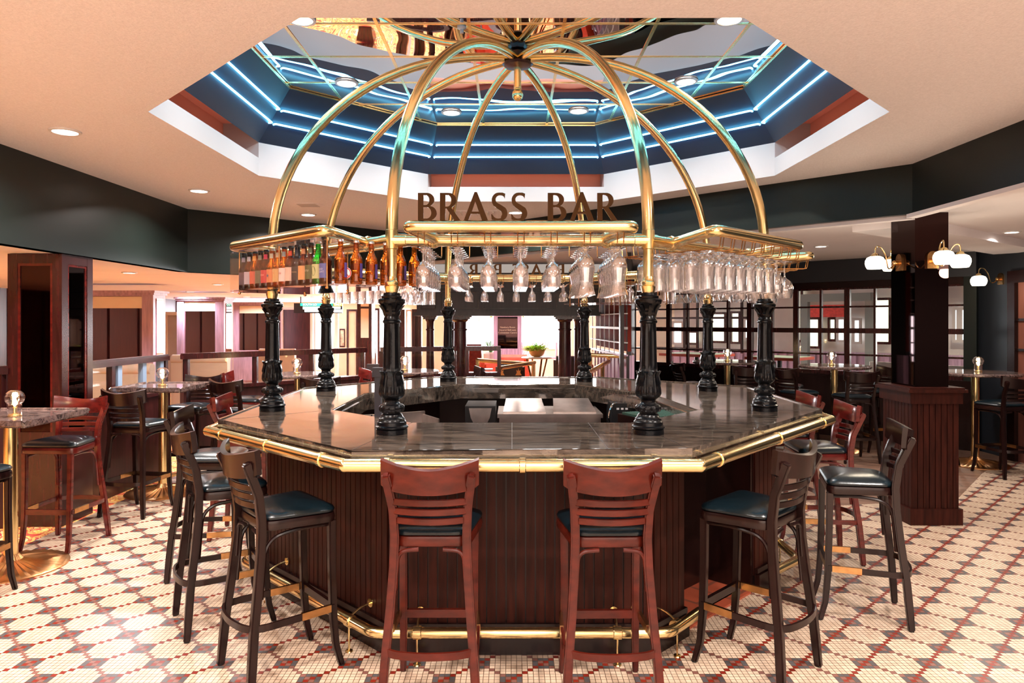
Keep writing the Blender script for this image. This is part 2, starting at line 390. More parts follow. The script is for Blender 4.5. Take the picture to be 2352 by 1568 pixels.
b = bm_(); wall_seg(b, (3.18,-4), (3.18,5.53), 2.44, 2.47, .08); wall_seg(b, (3.16,5.56), (-1.2,9.93), 2.44, 2.47, -.08); struct('trim_1', b, 'ceil_low')
# ceiling step (shallow beam) at right beyond the mirrored pillar
b = bm_(); bar(b, (3.2,6.1,2.47), (5.9,8.2,2.47), .5, .08); struct('trim_2', b, 'ceil_low')
# octagonal recess: white band, blue cove wall, mirror
o0 = octa(2.18); mid = octa(2.18); top = octa(1.87); ZB = 3.14; ZM = 3.565
cove = thing('ceiling_cove', 'octagonal ceiling recess with white band, blue cove walls and mirrored top', 'ceiling')
cove['kind'] = 'structure'; cove.name = 'ceiling_recess'
bw, bs, bn = bm_(), bm_(), bm_()
for k in range(8):
    a, c = o0[k], o0[(k+1)%8]; A, C_ = Vector(a), Vector(c); t = (C_-A).normalized(); n = Vector((t.y, -t.x))
    slot = k in (0, 2, 4, 6)
    zt = 3.01 if slot else ZB
    add_verts_faces(bw, [(*a,ZC),(*c,ZC),(*c,zt),(*a,zt)], [(0,1,2,3)])
    if slot:
        d = .30; a2 = A+n*d; c2 = C_+n*d
        add_verts_faces(bs, [(*a,zt),(*c,zt),(*c2,zt),(*a2,zt)], [(0,1,2,3)])
        add_verts_faces(bs, [(*a2,zt),(*c2,zt),(*c2,3.3),(*a2,3.3)], [(0,1,2,3)])
        add_verts_faces(bs, [(*a,3.3),(*c,3.3),(*c2,3.3),(*a2,3.3)], [(0,1,2,3)])
        add_verts_faces(bw, [(*a,zt),(*a2,zt),(*a2,3.3),(*a,3.3)], [(0,1,2,3)]); add_verts_faces(bw, [(*c,zt),(*c2,zt),(*c2,3.3),(*c,3.3)], [(0,1,2,3)])
    a, c = mid[k], mid[(k+1)%8]; e, f = top[k], top[(k+1)%8]
    add_verts_faces(bn, [(*a,ZB),(*c,ZB),(*f,ZM),(*e,ZM)], [(0,1,2,3)])
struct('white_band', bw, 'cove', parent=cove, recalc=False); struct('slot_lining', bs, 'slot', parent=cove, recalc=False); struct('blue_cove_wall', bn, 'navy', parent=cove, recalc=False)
b = bm_(); prism(b, octa(1.87), ZM, ZM); o = mk('mirror', b, 'mirror', cove, smooth=False, recalc=False)
b = bm_()
for x in (-1.49,-.88,-.28,.34,.94,1.55):
    L_ = 1.87 - max(0, abs(x-.04)-.775); box(b, x-.011, x+.011, CO[1]-L_, CO[1]+L_, ZM-.004, ZM-.001)
for y in (-1.60,-1.03,-.46,.11,.67,1.24):
    L_ = 1.87 - max(0, abs(y)-.775); box(b, CO[0]-L_, CO[0]+L_, CO[1]+y-.008, CO[1]+y+.008, ZM-.005, ZM-.0015)
for k in range(8):
    p, q = top[k], top[(k+1)%8]; bar(b, (*p, ZM-.012), (*q, ZM-.008), .014, .012)
mk('brass_strips', b, 'brass', cove)
# neon tubes
nn = 0
for k in range(8):
    a, c, e, f = [Vector((*p, z)) for p, z in ((mid[k],ZB),(mid[(k+1)%8],ZB),(top[k],ZM),(top[(k+1)%8],ZM))]
    inward = Vector((CO[0],CO[1],0)) - Vector(((a.x+c.x)/2,(a.y+c.y)/2,0)); inward.normalize()
    for s in (.34, .58):
        p = a.lerp(e, s); q = c.lerp(f, s); v = (q-p).normalized(); p1 = p+v*.035+inward*.035; q1 = q-v*.035+inward*.035
        b = bm_(); tube(b, fillet([p1-inward*.03, p1, q1, q1-inward*.03], .02, 3), .0075, 8)
        side = ['near','near right','right','far right','far','far left','left','near left'][k]
        tag(mk('neon_tube', b, 'neon'), 'blue-white neon tube, %s of the pair on the %s wall of the blue cove' % ('lower' if s < .5 else 'upper', side), 'neon light', 'neon tubes in the ceiling cove')
# rear and outer walls
b = bm_(); wall_seg(b, (6,-4), (-10,-4), 0, 2.9); struct('wall_rear', b, 'cream')
b = bm_(); wall_seg(b, (-8.2,-4), (-8.2,20), 0, 2.2)
for k in range(20):
    y = -3.5+k*1.15; box(b, -8.2, -8.17, y, y+.09, 0, 2.17)
struct('wall_west', b, 'panel_wood')
b = bm_(); wall_seg(b, (5.9,8.9), (5.9,-4), 0, 2.55); struct('wall_east', b, 'navy_wall')
b = bm_(); box(b, 5.84, 5.9, 7.35, 7.5, 0, 2.2); box(b, 5.84, 5.9, 8.18, 8.3, 0, 2.2); box(b, 5.84, 5.9, 7.35, 8.3, 2.08, 2.22)
for z in (.9,1.3,1.65): box(b, 5.86, 5.9, 7.5, 8.2, z-.015, z+.015)
struct('door_1', b, 'dark_wood'); b = bm_(); box(b, 5.885, 5.897, 7.5, 8.18, 0, 2.08); struct('door_panel', b, mat('door_panel', (.20,.07,.05), .4, var=.2, scale=5, stretch=WS))
# lobby back wall with tall bright windows
LB = 18.0
b = bm_()
xs = [-10, X(640,LB), X(1066,LB), X(1300,LB), 7]
box(b, X(1300,LB), 7, LB, LB+.1, 0, 2.4); box(b, -1.3, X(1320,LB), LB, LB+.1, 2.02, 2.4); box(b, X(1040,LB), X(1320,LB), LB, LB+.1, 0, .95)
struct('wall_lobby', b, 'cream')
b = bm_(); box(b, X(1055,LB), X(1305,LB), LB+.02, LB+.05, .95, 2.02); struct('window_1', b, 'daylight')
wf = bm_()
for px in (1060,1100,1200,1245,1290): box(wf, X(px,LB)-.02, X(px,LB)+.02, LB-.02, LB+.03, .95, 2.02)
box(wf, X(1055,LB), X(1305,LB), LB-.02, LB+.03, .92, .97); struct('trim_3', wf, 'white')
WB = 19.5
b = bm_(); box(b, -8.2, -1.2, WB, WB+.1, 0, 2.2); struct('wall_back_left', b, 'cream')
b = bm_(); box(b, X(728,WB), X(762,WB), WB-.06, WB-.03, .3, 1.97); struct('window_2', b, 'daylight')
b = bm_(); box(b, X(858,WB), X(898,WB), WB-.06, WB-.03, .3, 1.95); struct('window_3', b, 'daylight')
b = bm_(); box(b, X(908,WB), X(942,WB), WB-.06, WB-.03, .3, 1.98); struct('window_4', b, 'daylight')
# ------------------------------------------------------------------ diagonal window wall x + y = 14.8
def WP(x): return (x, 14.8-x)
XA, XB = 1.75, 5.9
b = bm_(); wall_seg(b, WP(XB), WP(XA), 2.2, 2.52, .12); struct('wall_window_top', b, 'navy_wall')
b = bm_(); wall_seg(b, WP(XB), WP(XA), 0, .84, .12); struct('wall_window_base', b, 'dark_wood')
b = bm_(); wall_seg(b, (XB, 8.9), (XB-.1, 9.0), 0, 2.5, .1); struct('wall_corner', b, 'green')
b = bm_(); bar(b, (*WP(XB),2.16), (*WP(XA),2.16), .16, .10); bar(b, (*WP(XB),.85), (*WP(XA),.85), .2, .05)
struct('trim_4', b, 'dark_wood')
nd = Vector((1,1,0)).normalized()
thick = [2.18+.52*k for k in range(8)]
for k in range(7):
    x0, x1 = thick[k], min(thick[k+1], XB)
    w = bm_()
    p0, p1 = Vector((*WP(x0),0)), Vector((*WP(x1),0)); tt = (p1-p0).normalized()
    for z, h in ((.90,.05),(1.16,.025),(1.50,.07),(1.84,.025),(2.10,.03)): bar(w, p0+Vector((0,0,z)), p1+Vector((0,0,z)), .05, h)
    for x, wd in ((x0,.075),((x0+x1)/2,.028),(x1,.075)):
        q = Vector((*WP(x),0)); bar(w, q+Vector((0,0,.85)), q+Vector((0,0,2.14)), wd, .06, up=nd)
    o = struct('window_%d' % (5+k), w, 'rail_wood')
    g = bm_(); bar(g, p0+Vector((0,0,1.5)), p1+Vector((0,0,1.5)), .006, 1.24); mk('pane', g, 'pane', o, smooth=False)
# dining room behind it
def DP(s, t): # s along wall (x of the wall point), t distance behind
    p = Vector((*WP(s), 0)) + nd*t; return p
TD = 5.2
p, q = DP(8.4, TD), DP(-.6, TD)
b = bm_(); wall_seg(b, (p.x,p.y), (q.x,q.y), 0, 2.45, -.1); struct('wall_dining', b, 'beige')
p, q = DP(8.4,TD-.02), DP(-.6,TD-.02)
b = bm_(); wall_seg(b, (p.x,p.y), (q.x,q.y), 0, .98, .03)
for k in range(60):
    a = p.lerp(q, k/60); bar(b, a-nd*.05+Vector((0,0,0)), a-nd*.05+Vector((0,0,.95)), .05, .02, up=nd)
struct('trim_5', b, 'pale_wood')
def dquad(name, s0, s1, z0, z1, m, t=TD-.06):
    b = bm_(); bar(b, DP(s0,t)+Vector((0,0,(z0+z1)/2)), DP(s1,t)+Vector((0,0,(z0+z1)/2)), .03, z1-z0); return b
def SPX(px, t):
    r = (px-CX)/F; c = t*.70711; return (r*(14.8+c)-c)/(1+r)
dw = [(1500,1534,738,786,'daylight'),(1548,1570,742,786,'daylight'),(1578,1604,764,786,'daylight_warm'),(1636,1668,722,782,'daylight_warm'),(1681,1701,720,784,'daylight_warm'),(1712,1722,735,775,'daylight'),(1832,1843,664,780,'daylight_warm'),
      (1856,1884,734,794,'daylight_warm'),(1906,1922,734,778,'daylight_warm'),(1925,1943,734,780,'daylight'),(1962,1978,736,784,'daylight'),(2012,2046,690,784,'daylight_warm'),(2192,2202,712,780,'daylight'),(2208,2222,712,780,'daylight')]
for k, (pa, pb, ya, yb, m) in enumerate(dw):
    t = TD-.08; s0, s1 = SPX(pa,t), SPX(pb,t); dd = (14.8-s0+t*.70711); z0, z1 = Z(yb,dd), Z(ya,dd)
    o = struct('window_%d' % (12+k), dquad('w', s0, s1, z0, z1, m, t), m)
    f = bm_()
    for s in (s0, s1): bar(f, DP(s,TD-.12)+Vector((0,0,z0-.05)), DP(s,TD-.12)+Vector((0,0,z1+.05)), .05, .05, up=nd)
    bar(f, DP(s0,TD-.12)+Vector((0,0,z1+.03)), DP(s1,TD-.12)+Vector((0,0,z1+.03)), .05, .05); bar(f, DP(s0,TD-.12)+Vector((0,0,z0-.03)), DP(s1,TD-.12)+Vector((0,0,z0-.03)), .05, .05)
    mk('window_frame', f, 'beige' if m == 'daylight' else 'rail_wood', o, smooth=False)
b = bm_()
for px in (1504,1538,1572,1602,1634,1674,1704,1728): q = DP(SPX(px,TD-.45), TD-.45); bar(b, q+Vector((0,0,.9)), q+Vector((0,0,2.3)), .05, .05, up=nd)
for z, h in ((.96,.07),(1.72,.05),(2.12,.05)): bar(b, DP(-.5,TD-.45)+Vector((0,0,z)), DP(SPX(1730,TD-.45),TD-.45)+Vector((0,0,z)), .05, h)
struct('trim_6', b, 'dark_wood')
b = dquad('a', SPX(1857,TD-.3), SPX(1941,TD-.3), Z(728,15), Z(700,15), '', TD-.3); tag(mk('awning', b, 'awning', smooth=False), 'bright red awning board seen through the window grid left of the mirrored pillar', 'awning')
b = bm_(); 
for s in (SPX(1850,TD-.9), SPX(1998,TD-.9)): bar(b, DP(s,TD-.9)+Vector((0,0,0)), DP(s,TD-.9)+Vector((0,0,2.2)), .14, .14, up=nd)
bar(b, DP(SPX(1845,TD-.9),TD-.9)+Vector((0,0,2.12)), DP(SPX(2003,TD-.9),TD-.9)+Vector((0,0,2.12)), .15, .16)
struct('door_2', b, mat('grey_green_paint', (.20,.22,.21), .5))
# dining tables with red edge seen through the panes
for (s, t, sz, lab) in ((SPX(1600,1.1), 1.1, .55, 'red-edged green dining table behind the window, left of two'), (SPX(1790,1.0), 1.0, .42, 'red-edged green dining table behind the window, right of two')):
    c = DP(s, t); root = thing('dining_table', lab, 'table', c, -PI/4, 'dining tables behind the window grid')
    b = bm_(); prism(b, [(-sz,-.4),(sz,-.4),(sz,.4),(-sz,.4)], 1.0, 1.045); mk('tabletop', b, 'red_top', root, smooth=False)
    b = bm_(); prism(b, [(-sz+.03,-.37),(sz-.03,-.37),(sz-.03,.37),(-sz+.03,.37)], 1.045, 1.048); mk('top_inlay', b, 'green_top', root, smooth=False)
    b = bm_(); lathe(b, [(.25,0),(.25,.02),(.05,.06),(.04,.1),(.04,1.0)], 16); mk('pedestal', b, 'black', root)
for k, (s, t) in enumerate(((SPX(2020,1.6),1.6),(SPX(2205,1.3),1.3))):
    root = thing('dining_chair', ('grey dining chair behind the window grid beside the red-edged table', 'grey dining chair seen through the window sliver right of the mirrored pillar')[k], 'chair', DP(s, t), 2.4)
    b = bm_(); box(b, -.22,.22,-.22,.22,.42,.5); mk('seat', b, 'fabric_grey', root, smooth=False)
    b = bm_(); sweep(b, [(-.2,-.2,.75),(-.1,-.25,.75),(.1,-.25,.75),(.2,-.2,.75)], .03, .45); mk('backrest', b, 'beige', root)
    for x in (-.19,.19):
        for y in (-.19,.19): b = bm_(); box(b, x-.015,x+.015,y-.015,y+.015,0,.42); mk('leg', b, 'black', root, smooth=False)

# ------------------------------------------------------------------ portal, columns, wine rack, brass handrails
PD = 10.4
root = thing('wooden_portal', 'dark panelled wooden header spanning the lobby opening behind the bar', 'portal', (0,PD,0))
b = bm_(); x0, x1 = X(957,PD), X(1376,PD); z0, z1 = Z(722,PD), 2.35
box(b, x0, x1, 0, .5, z0, z1); mk('header', b, 'portal_wood', root, smooth=False)
b = bm_(); box(b, x0-.05, x1+.03, -.05, .55, z0-.02, z0+.035); box(b, x0-.06, x1+.05, -.06, .5, 2.13, 2.2); box(b, x0-.03, x1+.03, -.03, .5, 2.08, 2.13); mk('cornice', b, 'portal_wood', root, smooth=False)
for (pa, pb) in ((966,1000),(1014,1098),(1110,1278),(1308,1365)):
    b = bm_(); xa, xb = X(pa,PD), X(pb,PD); za, zb = Z(708,PD), Z(672,PD)
    for u in ((xa,xb,za-.012,za),(xa,xb,zb,zb+.012)): box(b, u[0],u[1],-.014,0,u[2],u[3])
    for u in (xa, xb): box(b, u-.006,u+.006,-.014,0,za,zb)
    mk('panel_moulding', b, 'dark_wood', root, smooth=False)
for n_, (px, d, r, lab) in enumerate(((988,PD+.2,.062,'thin dark round wooden column at the far left end of the portal'),(1057,PD+.2,.105,'stout dark round wooden column left of the lobby opening'),(1036,PD+.9,.06,'slim round wooden column half hidden behind the left portal column'),(1297,PD+.2,.10,'stout dark round wooden column right of the lobby opening'),(1327,PD+.9,.06,'slim round wooden column right of the stout right portal column'))):
    root = thing('wooden_column', lab, 'column', (X(px,d), d, 0)); zt = z0-.02
    b = bm_(); lathe(b, [(r*1.02,.1),(r*1.02,.5),(r*.9,zt-.22)], 24); mk('shaft', b, 'rail_wood', root)
    b = bm_(); lathe(b, [(r*.9,zt-.22),(r*1.06,zt-.215),(r*1.06,zt-.195),(r*.88,zt-.19),(r*.9,zt-.09),(r*1.2,zt-.06),(r*1.2,zt-.05)], 24); box(b, -r*1.5,r*1.5,-r*1.5,r*1.5,zt-.05,zt-.02); box(b, -r*1.75,r*1.75,-r*1.75,r*1.75,zt-.02,zt); mk('capital', b, 'rail_wood', root)
    b = bm_(); box(b, -r*1.5,r*1.5,-r*1.5,r*1.5,0,.1); mk('plinth', b, 'rail_wood', root, smooth=False)
# wine rack lattice wall
R0, R1 = Vector((X(1372,11.3),11.3,0)), Vector((X(1446,8.9),8.9,0)); rt = (R1-R0).normalized(); rn = Vector((-rt.y*-1, rt.x*-1, 0))
root = thing('wine_rack', 'red wood wine rack lattice with pale rods right of the portal', 'rack')
b = bm_(); bar(b, R0+Vector((0,0,1.75)), R1+Vector((0,0,1.75)), .05, 1.0); mk('back_panel', b, 'rack_back', root, smooth=False)
side = rt.cross(Vector((0,0,1))).normalized(); side = side if side.x < 0 else -side
for k in range(7):
    p = R0.lerp(R1, .06+.88*k/6)+side*.10; b = bm_(); bar(b, p+Vector((0,0,1.15)), p+Vector((0,0,2.22)), .012, .012); mk('upright_rod', b, 'white', root, smooth=False)
for z, h, m in ((1.20,.02,'pale_wood'),(1.36,.012,'white'),(1.545,.03,'white'),(1.73,.012,'white'),(1.9,.012,'white'),(2.06,.012,'white')):
    b = bm_(); bar(b, R0+side*.07+Vector((0,0,z)), R1+side*.07+Vector((0,0,z)), .10, h); mk('shelf', b, m, root, smooth=False)
b = bm_(); bar(b, R1+side*.1+Vector((0,0,0)), R1+side*.1+Vector((0,0,2.25)), .05, .05, up=side); mk('end_post', b, 'portal_wood', root, smooth=False)
b = bm_(); wall_seg(b, (R0.x,R0.y), (R1.x,R1.y), 0, 1.2, .06); 
for k in range(9): q = R0.lerp(R1, k/9)+side*.035; bar(b, q, q+Vector((0,0,1.17)), .012, .02, up=side)
struct('wall_wainscot', b, 'pale_wood')
b = bm_(); wall_seg(b, (R1.x+.02,R1.y), (2.2,12.6), 0, 2.5, .06); struct('wall_rack_side', b, 'portal_wood')
def handrail(pts, r, posts, label):
    root = thing('brass_handrail', label, 'handrail', (0,0,0), 0, 'brass handrails of the lobby steps')
    b = bm_(); tube(b, fillet(pts, .06, 4), r, 12); mk('rail', b, 'brass', root)
    for p in posts:
        b = bm_(); tube(b, [p, (p[0],p[1],0)], r*.9, 10); mk('post', b, 'brass', root)
handrail([(X(1096,10.2),10.2,Z(827,10.2)),(X(1226,11.4),11.4,Z(836,11.4))], .03, [(X(1097,10.2),10.2,Z(827,10.2)),(X(1224,11.4),11.4,Z(837,11.4))], 'upper straight brass handrail in the middle of the lobby opening')
handrail([(X(1150,9.9),9.9,Z(845,9.9)),(X(1228,10.6),10.6,Z(832,10.6))], .028, [(X(1226,10.6),10.6,Z(833,10.6))], 'brass handrail crossing just below the upper lobby rail')
handrail([(X(1355,9.6),9.6,Z(815,9.6)),(X(1454,9.2),9.2,Z(819,9.2))], .028, [(X(1356,9.6),9.6,Z(816,9.6)),(X(1450,9.2),9.2,Z(820,9.2))], 'horizontal brass handrail below the wine rack')
handrail([(X(1352,8.8),8.8,Z(856,8.8)),(X(1398,9.6),9.6,Z(830,9.6))], .03, [(X(1384,9.3),9.3,Z(838,9.3))], 'sloping brass handrail right of the back iron column')
handrail([(X(1395,10.2),10.2,Z(822,10.2)),(X(1440,9.8),9.8,Z(838,9.8))], .018, [(X(1440,9.8),9.8,Z(838,9.8))], 'thin sloping brass rail below the wine rack')
# ------------------------------------------------------------------ lobby furniture
d = 14.5
root = thing('display_cabinet', 'tall wood framed directory board with a glass front in the lobby opening', 'directory board', (X(1166,d), d, 0))
hw = .285; zt = Z(723,d)
b = bm_(); box(b, -hw,-hw+.08,-.1,.1,.0,zt); box(b, hw-.08,hw,-.1,.1,0,zt); box(b, -hw,hw,-.1,.1,zt-.04,zt); box(b, -hw,hw,-.1,.1,0,Z(800,d)); mk('cabinet_frame', b, 'pale_wood', root, smooth=False)
b = bm_(); box(b, -hw+.08,hw-.08,-.05,-.03,Z(800,d),zt-.04); mk('glass_panel', b, 'smoked', root, smooth=False)
b = bm_(); box(b, -hw-.03,hw+.03,-.13,.13,zt,zt+.035); mk('cornice', b, 'pale_wood', root, smooth=False)
for k, s in enumerate(('Newbury Room', 'Imperial Ballroom', 'Convention Centre')):
    b = text_bm(s, .048, .001); o = mk('lettering', b, 'fabric_cream', root, smooth=False, loc=(0,-.054,Z(753+6.2*k,d)), rot=(PI/2,0,0))
for sx in (-1, 1):
    root = thing('trailing_plant', 'small green plant tuft at the %s top corner of the directory board' % ('left' if sx < 0 else 'right'), 'plant', (X(1166,d)+sx*(hw+.03), d, zt-.02))
    b = bm_()
    for k in range(16):
        a = random.uniform(0, 2*PI); v = Vector((math.cos(a)*.6+sx*.6, math.sin(a)*.5, random.uniform(-.5,.4)))*.07; sweep(b, [(0,0,0), v*.6+Vector((0,0,.02)), v], .018, .003)
    mk('foliage', b, 'leaf', root)
d = 12.6; tx = X(1233,d); tz = Z(819,d)
root = thing('lobby_table', 'round white-topped lobby table with an ornate metal base under the planter', 'table', (tx, d, 0))
b = bm_(); lathe(b, [(0,tz-.03),(.26,tz-.03),(.28,tz-.015),(.26,tz),(0,tz)], 28); mk('tabletop', b, 'white', root)
for k in range(4):
    a = k*PI/2+.4; b = bm_(); tube(b, fillet([(math.cos(a)*.18,math.sin(a)*.18,0),(math.cos(a)*.05,math.sin(a)*.05,.4),(math.cos(a)*.2,math.sin(a)*.2,tz-.03)], .3, 6), .018, 8); mk('leg', b, 'brass_dark', root)
root = thing('potted_plant', 'orange bowl planter with bright green foliage on the white lobby table', 'plant', (tx, d, tz))
b = bm_(); lathe(b, [(.05,0),(.09,.01),(.13,.06),(.15,.13),(.14,.13),(.12,.06),(0,.03)], 24); mk('bowl', b, 'bowl', root)
for nm, m, n_, rr, hh in (('leaves','leaf',260,.18,.10),('fern','leaf_dark',26,.06,.17)):
    b = bm_()
    for k in range(n_):
        a = random.uniform(0,2*PI); r = rr*math.sqrt(random.random()); p = Vector((r*math.cos(a)-(.03 if nm=='leaves' else -.01), r*math.sin(a), .12+random.uniform(-.02,.02)))
        v = Vector((math.cos(a)*.05, math.sin(a)*.05, random.uniform(.2,1)*hh)); sweep(b, [p, p+v*.6, p+v+Vector((math.cos(a)*.03,math.sin(a)*.03,-.02))], .022, .003)
    mk(nm, b, m, root)
def armchair(px, d, w, ztop, m, label, rz=0, crest=False):
    root = thing('armchair', label, 'armchair', (X(px,d), d, 0), rz, 'armchairs in the lobby')
    b = bm_(); sweep(b, [(-w/2,0,ztop*.5),(-w*.35,-.08,ztop*.5),(w*.35,-.08,ztop*.5),(w/2,0,ztop*.5)], .10, ztop); tube(b, [(-w/2,-.06,ztop),(w/2,-.06,ztop)], .07, 12); mk('backrest', b, m, root)
    b = bm_(); box(b, -w/2,w/2,0,.55,.1,.45); mk('seat', b, m, root, smooth=False)
    for s in (-1,1):
        b = bm_(); box(b, s*w/2-.05,s*w/2+.05,0,.55,.1,.62); mk('armrest', b, m, root, smooth=False)
        for y in (0,.5): b = bm_(); box(b, s*w*.42-.03,s*w*.42+.03,y-.03,y+.03,0,.1); mk('leg', b, 'black', root, smooth=False)
    if crest:
        for s in crest:
            b = bm_(); add_verts_faces(b, [(s-.055,0,-.06),(s+.055,0,-.06),(s+.03,0,-.02),(s+.035,0,.03),(s+.012,0,.01),(s,0,.06),(s-.012,0,.01),(s-.035,0,.03),(s-.03,0,-.02)], [tuple(range(9))])
            r = bmesh.ops.extrude_face_region(b, geom=b.faces[:]); bmesh.ops.translate(b, vec=(0,.006,0), verts=[v for v in r['geom'] if isinstance(v, bmesh.types.BMVert)])
            mk('crest_emblem', b, 'bowl', root, smooth=False, loc=(0,-.142,Z(852,d)))
armchair(1172, 12.0, .42, Z(842,12.0), 'brown_leather', 'dark brown armchair back with two orange crests behind the brass rails', 0, (-.15,.14))
armchair(1300, 11.8, .34, Z(826,11.8), 'brown_leather', 'dark brown roll-back armchair beside the right portal column', 0, (-.06,))
armchair(1180, 13.8, .52, Z(822,13.8), 'fabric_red', 'orange-red armchair below the directory board')
armchair(1118, 13.2, .35, Z(835,13.2), 'fabric_red', 'red armchair at the left edge of the lobby opening', .8)
armchair(1340, 13.0, .36, Z(836,13.0), 'fabric_red', 'red armchair right of the portal column beyond the brown one', -.6)
root = thing('side_table', 'small white glass side table left of the red armchair in the lobby', 'table', (X(1112,11.6), 11.6, 0))
b = bm_(); box(b, -.14,.14,-.12,.12,Z(848,11.6)-.01,Z(848,11.6)+.01); mk('tabletop', b, 'white', root, smooth=False)
b = bm_(); box(b, -.012,.012,-.012,.012,0,Z(848,11.6)); mk('leg', b, 'blue_post', root, smooth=False)
root = thing('planter_pot', 'white pot with a green plant left of the directory board', 'plant', (X(1127,14.9), 14.9, 0))
b = bm_(); lathe(b, [(.1,.0),(.14,.3),(.15,Z(812,14.9)),(.1,Z(808,14.9)),(0,Z(810,14.9))], 20); mk('pot', b, 'beige', root)
b = bm_()
for k in range(26):
    a = random.uniform(0,2*PI); v = Vector((math.cos(a)*.12, math.sin(a)*.12, random.uniform(.1,.26))); z = Z(811,14.9); sweep(b, [(0,0,z), Vector((0,0,z))+v*.6, Vector((0,0,z))+v], .02, .003)
mk('foliage', b, 'leaf_dark', root)
b = bm_(); box(b, X(1066,15),X(1106,15),15,15.4,0,Z(790,15)); tag(mk('reception_desk', b, 'red_wood', smooth=False), 'reddish wooden cabinet at the left of the lobby opening', 'cabinet')
b = bm_()
for k in range(9):
    x = X(1199,17)+k*.06; bar(b, (x,17,Z(822,17)), (x+.16,17,Z(786,17)), .02, .02)
box(b, X(1196,17), X(1280,17), 16.98, 17.02, Z(824,17), Z(820,17)); box(b, X(1197,17), X(1202,17), 16.98, 17.02, 0, Z(786,17)); box(b, X(1276,17), X(1280,17), 16.98, 17.02, 0, Z(786,17)); tag(mk('lattice_screen', b, 'pale_wood', smooth=False), 'slanted-slat railing in front of the bright lobby window', 'railing')

# ------------------------------------------------------------------ railing along the raised edge
def rail_run(p, q, label, posts, glass=True, m='rail_wood', ends=True):
    root = thing('wooden_railing', label, 'railing', (0,0,0), 0, 'wooden railings around the bar floor')
    P, Q = Vector((*p,0)), Vector((*q,0))
    b = bm_(); bar(b, P+Vector((0,0,1.235)), Q+Vector((0,0,1.235)), .09, .05); bar(b, P+Vector((0,0,1.265)), Q+Vector((0,0,1.265)), .06, .02); mk('handrail', b, m, root, smooth=False)
    b = bm_(); bar(b, P+Vector((0,0,.43)), Q+Vector((0,0,.43)), .10, .86); mk('panel', b, 'panel_wood', root, smooth=False)
    b = bm_(); bar(b, P+Vector((0,0,.88)), Q+Vector((0,0,.88)), .16, .04); mk('ledge', b, m, root, smooth=False)
    for s in posts:
        c = P.lerp(Q, s); b = bm_(); bar(b, c+Vector((0,0,.9)), c+Vector((0,0,1.22)), .055, .055, up=(1,0,0)); mk('post', b, m, root, smooth=False)
    if glass:
        b = bm_(); bar(b, P+Vector((0,0,1.06)), Q+Vector((0,0,1.06)), .008, .30); mk('glass_panel', b, 'pane', root, smooth=False)
    return root
r1 = rail_run((-3.77,6.05), (-3.75,7.62), 'wooden railing with blue-grey posts right of the left mirrored pillar', (.35,.98))
for s in (.1,.42,.7,.92):
    c = Vector((-3.77,6.05,0)).lerp(Vector((-3.75,7.62,0)), s); b = bm_(); bar(b, c+Vector((0,.0,.9)), c+Vector((0,0,1.21)), .05, .07, up=(0,1,0)); mk('metal_post', b, 'blue_post', r1, smooth=False)
rail_run((-3.66,7.80), (-2.0,9.62), 'long dark wooden railing on the diagonal behind the left bar tables', (.02,.35,.66,.98))
rail_run((-1.83,9.75), (-.80,10.05), 'dark wooden railing behind the round table beside the left back column', (.02,.98))
rail_run((-.67,10.15), (-.165,10.18), 'short dark wooden railing frame left of the brass handrails', (.04,.96), False)
rail_run((-4.6,5.0), (-4.02,5.6), 'dark wooden railing left of the left mirrored pillar', (.95,), False)
# ------------------------------------------------------------------ mirrored pillars
root = thing('mirrored_pillar', 'tall mahogany pillar with inset dark mirrors at the left', 'pillar', (0,0,0))
x0,x1,y0,y1 = -4.0,-3.57,5.58,5.99
b = bm_(); box(b, x0+.02,x1-.02,y0+.02,y1-.02,0,2.165); mk('core', b, 'panel_wood', root, smooth=False)
b = bm_()
for x in (x0, x1-.075): box(b, x,x+.075,y0,y0+.05,0,2.165)
for y in (y0, y1-.075): box(b, x1-.05,x1,y,y+.075,0,2.165)
for zA,zB in ((2.09,2.165),(0,.75)): box(b, x0,x1,y0,y0+.045,zA,zB); box(b, x1-.045,x1,y0,y1,zA,zB)
mk('frame', b, 'rail_wood', root, smooth=False)
b = bm_()
for x in (x0+.075, x1-.095): box(b, x,x+.02,y0+.005,y0+.03,.75,2.09)
for y in (y0+.075, y1-.095): box(b, x1-.03,x1-.005,y,y+.02,.75,2.09)
box(b, x0+.075,x1-.075,y0+.005,y0+.03,2.07,2.09); box(b, x1-.03,x1-.005,y0+.075,y1-.075,2.07,2.09)
mk('moulding', b, 'cherry', root, smooth=False)
b = bm_(); box(b, x0+.09,x1-.09,y0+.012,y0+.018,.75,2.08); mk('mirror_panel', b, 'smoked', root, smooth=False)
b = bm_(); box(b, x1-.018,x1-.012,y0+.09,y1-.09,.75,2.08); mk('mirror_panel', b, 'smoked', root, smooth=False)
root = thing('mirrored_pillar', 'square pillar with dark mirrored shaft and beadboard wooden base at the right', 'pillar', (0,0,0))
x0,x1,y0,y1 = 3.20,3.58,5.635,6.07
b = bm_(); box(b, x0+.05,x1-.06,y0+.04,y1-.04,1.10,2.51); mk('mirror_shaft', b, 'smoked', root, smooth=False)
b = bm_(); box(b, x0+.015,x1-.015,y0+.015,y1-.015,.0,1.06); mk('base_core', b, 'bar_back', root, smooth=False)
